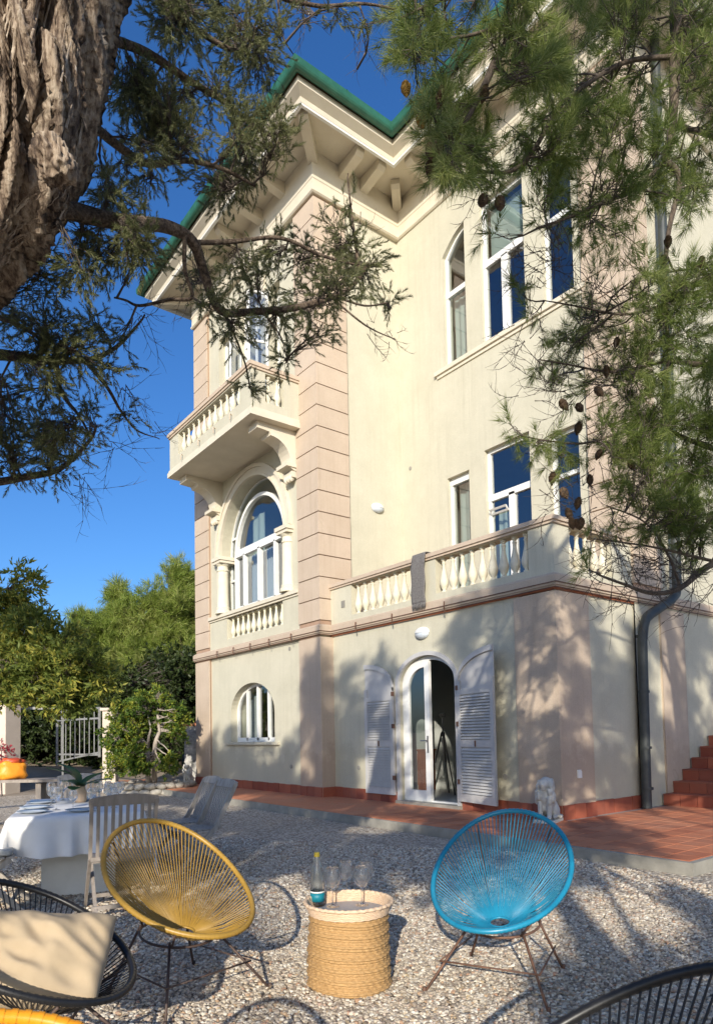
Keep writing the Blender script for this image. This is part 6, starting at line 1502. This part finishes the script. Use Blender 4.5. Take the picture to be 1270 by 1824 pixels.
# olive-leaved tree reaching in beside the table
ob_ = at(-420, 1500, 9.5); ob_.z = 0
simple_tree('broadleaf_tree', 'spreading tree with narrow olive green leaves reaching over the gate side', 'tree', ob_,
            [([ob_, ob_ + Vector((.2, .1, 1.6)), at(-260, 1230, 9.6)], .14), ([at(-260, 1230, 9.6), at(-120, 1190, 9.6), at(0, 1180, 9.6), at(60, 1165, 9.6), at(130, 1140, 9.7)], .06), ([at(-260, 1230, 9.6), at(-120, 1250, 9.4), at(10, 1215, 9.4), at(90, 1215, 9.4), at(170, 1205, 9.5)], .05), ([at(-260, 1230, 9.6), at(-160, 1120, 9.7), at(-60, 1070, 9.8), at(10, 1050, 9.9)], .05)],
            crown_ellipsoids([(20, 1055, 34, 9.9, 15, 8), (40, 1030, 18, 9.9, 8, 3), (-20, 1090, 50, 9.9, 15, 8), (30, 1110, 30, 9.8, 10, 6), (60, 1140, 46, 9.6, 14, 8), (110, 1140, 34, 9.6, 12, 7), (10, 1185, 50, 9.5, 15, 10), (80, 1195, 50, 9.4, 16, 11), (140, 1185, 42, 9.4, 14, 9), (40, 1235, 42, 9.3, 13, 9), (110, 1235, 38, 9.3, 13, 8), (170, 1215, 30, 9.4, 10, 6), (150, 1240, 24, 9.4, 8, 4), (-40, 1210, 60, 9.3, 14, 10), (190, 1190, 16, 9.5, 6, 2)]), leaves, M['broadleaf'], M['twig'], 35, 1.15, -.05, .003, .008)
fp = at(4, 1345, 17.2); fl = thing('flowering_plant', 'red flowering bougainvillea by the cream pillar', 'plant', (fp.x, fp.y, 0))
rg = np.random.RandomState(6); grow(fl, [([Vector((fp.x, fp.y, 0)), at(2, 1360, 17.2), at(4, 1330, 17.2)], .02, .008)], [(tuple(at(x, y, 17.2)), .16, 14) for x, y in ((2, 1330), (8, 1350), (0, 1365), (10, 1338))], small_leaves, M['flower'], M['twig'], M['twig'], rg, .6, 0, .003, .006)

# ================================================================== TREES BEHIND THE PHOTOGRAPHER, WHOSE SHADE FALLS ON COURT AND WALLS
rs = np.random.RandomState(77)
targets = []
def shade(n, fx, fy, fz, rad=(.25, .5)):
    for _ in range(n):
        q = (fx(rs), fy(rs), fz(rs)); targets.append((q, rs.uniform(*rad)))
U_ = lambda a, b: (lambda r: r.uniform(a, b))
shade(38, U_(8.0, 8.0), U_(12.3, 17.2), lambda r: r.uniform(0, 1.3), (.22, .4))
shade(26, U_(8.0, 8.3), U_(10.9, 12.2), lambda r: 3.0 * r.uniform(0, 1) ** 1.5, (.2, .34))
shade(18, U_(8.2, 8.3), U_(9.5, 11.2), lambda r: r.uniform(.1, 3.0), (.18, .32))
shade(24, U_(8.2, 8.3), U_(6.2, 8.2), lambda r: r.uniform(.2, 3.3), (.25, .42))
shade(10, U_(8.2, 8.3), U_(5.9, 7.0), lambda r: r.uniform(3.2, 4.3), (.22, .36))
shade(46, U_(8.3, 13.5), U_(5.8, 5.9), lambda r: r.uniform(.2, 3.8), (.25, .42))
shade(22, U_(11, 14), U_(4.0, 5.8), U_(.2, 1.6), (.3, .45))
shade(30, U_(6.5, 8.2), U_(4.0, 12), U_(0, .1), (.25, .4))
shade(56, U_(3.2, 6.5), U_(4.2, 13), U_(0, .05), (.28, .45))
shade(17, U_(2.7, 5.6), U_(.3, 2.6), U_(0, .05), (.22, .38))
shade(6, U_(.4, 2.6), U_(5.2, 8.0), U_(0.4, .8), (.2, .3))
shade(8, U_(1.2, 2.2), U_(3.6, 4.6), U_(0, .5), (.15, .25))
shade(5, U_(.3, 1.0), U_(2.6, 3.4), U_(.4, .6), (.12, .2))

TRUNK_LIT = [Vector((.6, 3.0, .5)), Vector((1.6, 3.6, .5)), Vector((3.0, 2.6, .5)), Vector((1.7, 6.6, .8)), at(60, 60, 2.2), at(40, 180, 2.2), at(10, 290, 2.2), at(90, 290, 2.2), at(-20, 400, 2.2)] + [at(*q) for q in ((800, 100, 3), (900, 100, 3.2), (1000, 150, 3.6), (1100, 300, 3.6), (1150, 500, 3.8), (1100, 700, 3.8), (980, 790, 3.6), (300, 100, 2.9), (450, 150, 3), (200, 420, 2.7), (560, 460, 3.15), (100, 600, 2.9), (60, 780, 3.1), (1000, 30, 3.5), (1200, 150, 3.7))]
kids = []
for (x, y, z), rd in targets:
    ahead = .61 * x + .79 * y
    k = max((ahead + .45) / 1.4, 1.0) + rs.uniform(.2, 3.5)
    c = Vector((x - k, y - k, z + .52 * k))
    if c.z < 2.0: c = Vector((x - 4.2, y - 4.2, z + 2.2)) if ahead < 4 else c
    rd *= .68
    if any((c - p - (-SUN_DIR) * (c - p).dot(-SUN_DIR)).length < rd + .22 for p in TRUNK_LIT): continue
    kids.append((c, rd))
roots = [Vector((-4.5, -1.0, 0)), Vector((-3.2, -4.5, 0)), Vector((-.8, -7.0, 0)), Vector((2.8, -8.0, 0)), Vector((-8.0, 2.5, 0))]
names = ['pine behind the photographer, nearest the dining table', 'pine behind the photographer with a broad crown', 'pine behind the photographer, straight behind the basket', 'pine behind the photographer on the pine bough side', 'pine behind the photographer, farthest towards the gate']
grp = [[] for _ in roots]
for c, rd in kids:
    i = min(range(len(roots)), key=lambda j: (Vector((c.x, c.y, 0)) - roots[j]).length + rs.uniform(0, .8)); grp[i].append((c, rd))
shade_proto = [proto_brush(rb, 36, .15, .030) for _ in range(6)]
for i, (rt, nm) in enumerate(zip(roots, names)):
    if not grp[i]: continue
    zs = sorted(c.z for c, r in grp[i]); zt2 = max(zs) + .3
    t = thing('shade_pine', 'tall ' + nm, 'tree', tuple(rt), 0, 'pines behind the photographer')
    lim = [([rt + Vector((0, 0, -.1)), rt + Vector((.15, .1, zt2 * .35)), rt + Vector((-.1, .1, zt2 * .7)), rt + Vector((0, 0, zt2))], .17, .05)]
    sel = grp[i][:: max(1, len(grp[i]) // 9)]
    for c, r in sel: lim.append(([rt + Vector((0, 0, max(1.8, c.z - 1.2))), rt * .5 + Vector((c.x, c.y, 0)) * .5 + Vector((0, 0, c.z - .4)), c], .05, .015))
    grow(t, lim, [(tuple(c), r, max(7, int(46 * (r / .35) ** 2))) for c, r in grp[i]], shade_proto, M['pineneedle'], M['twig'], M['pinebark'], rs, 1.0, 0, .004, .012)
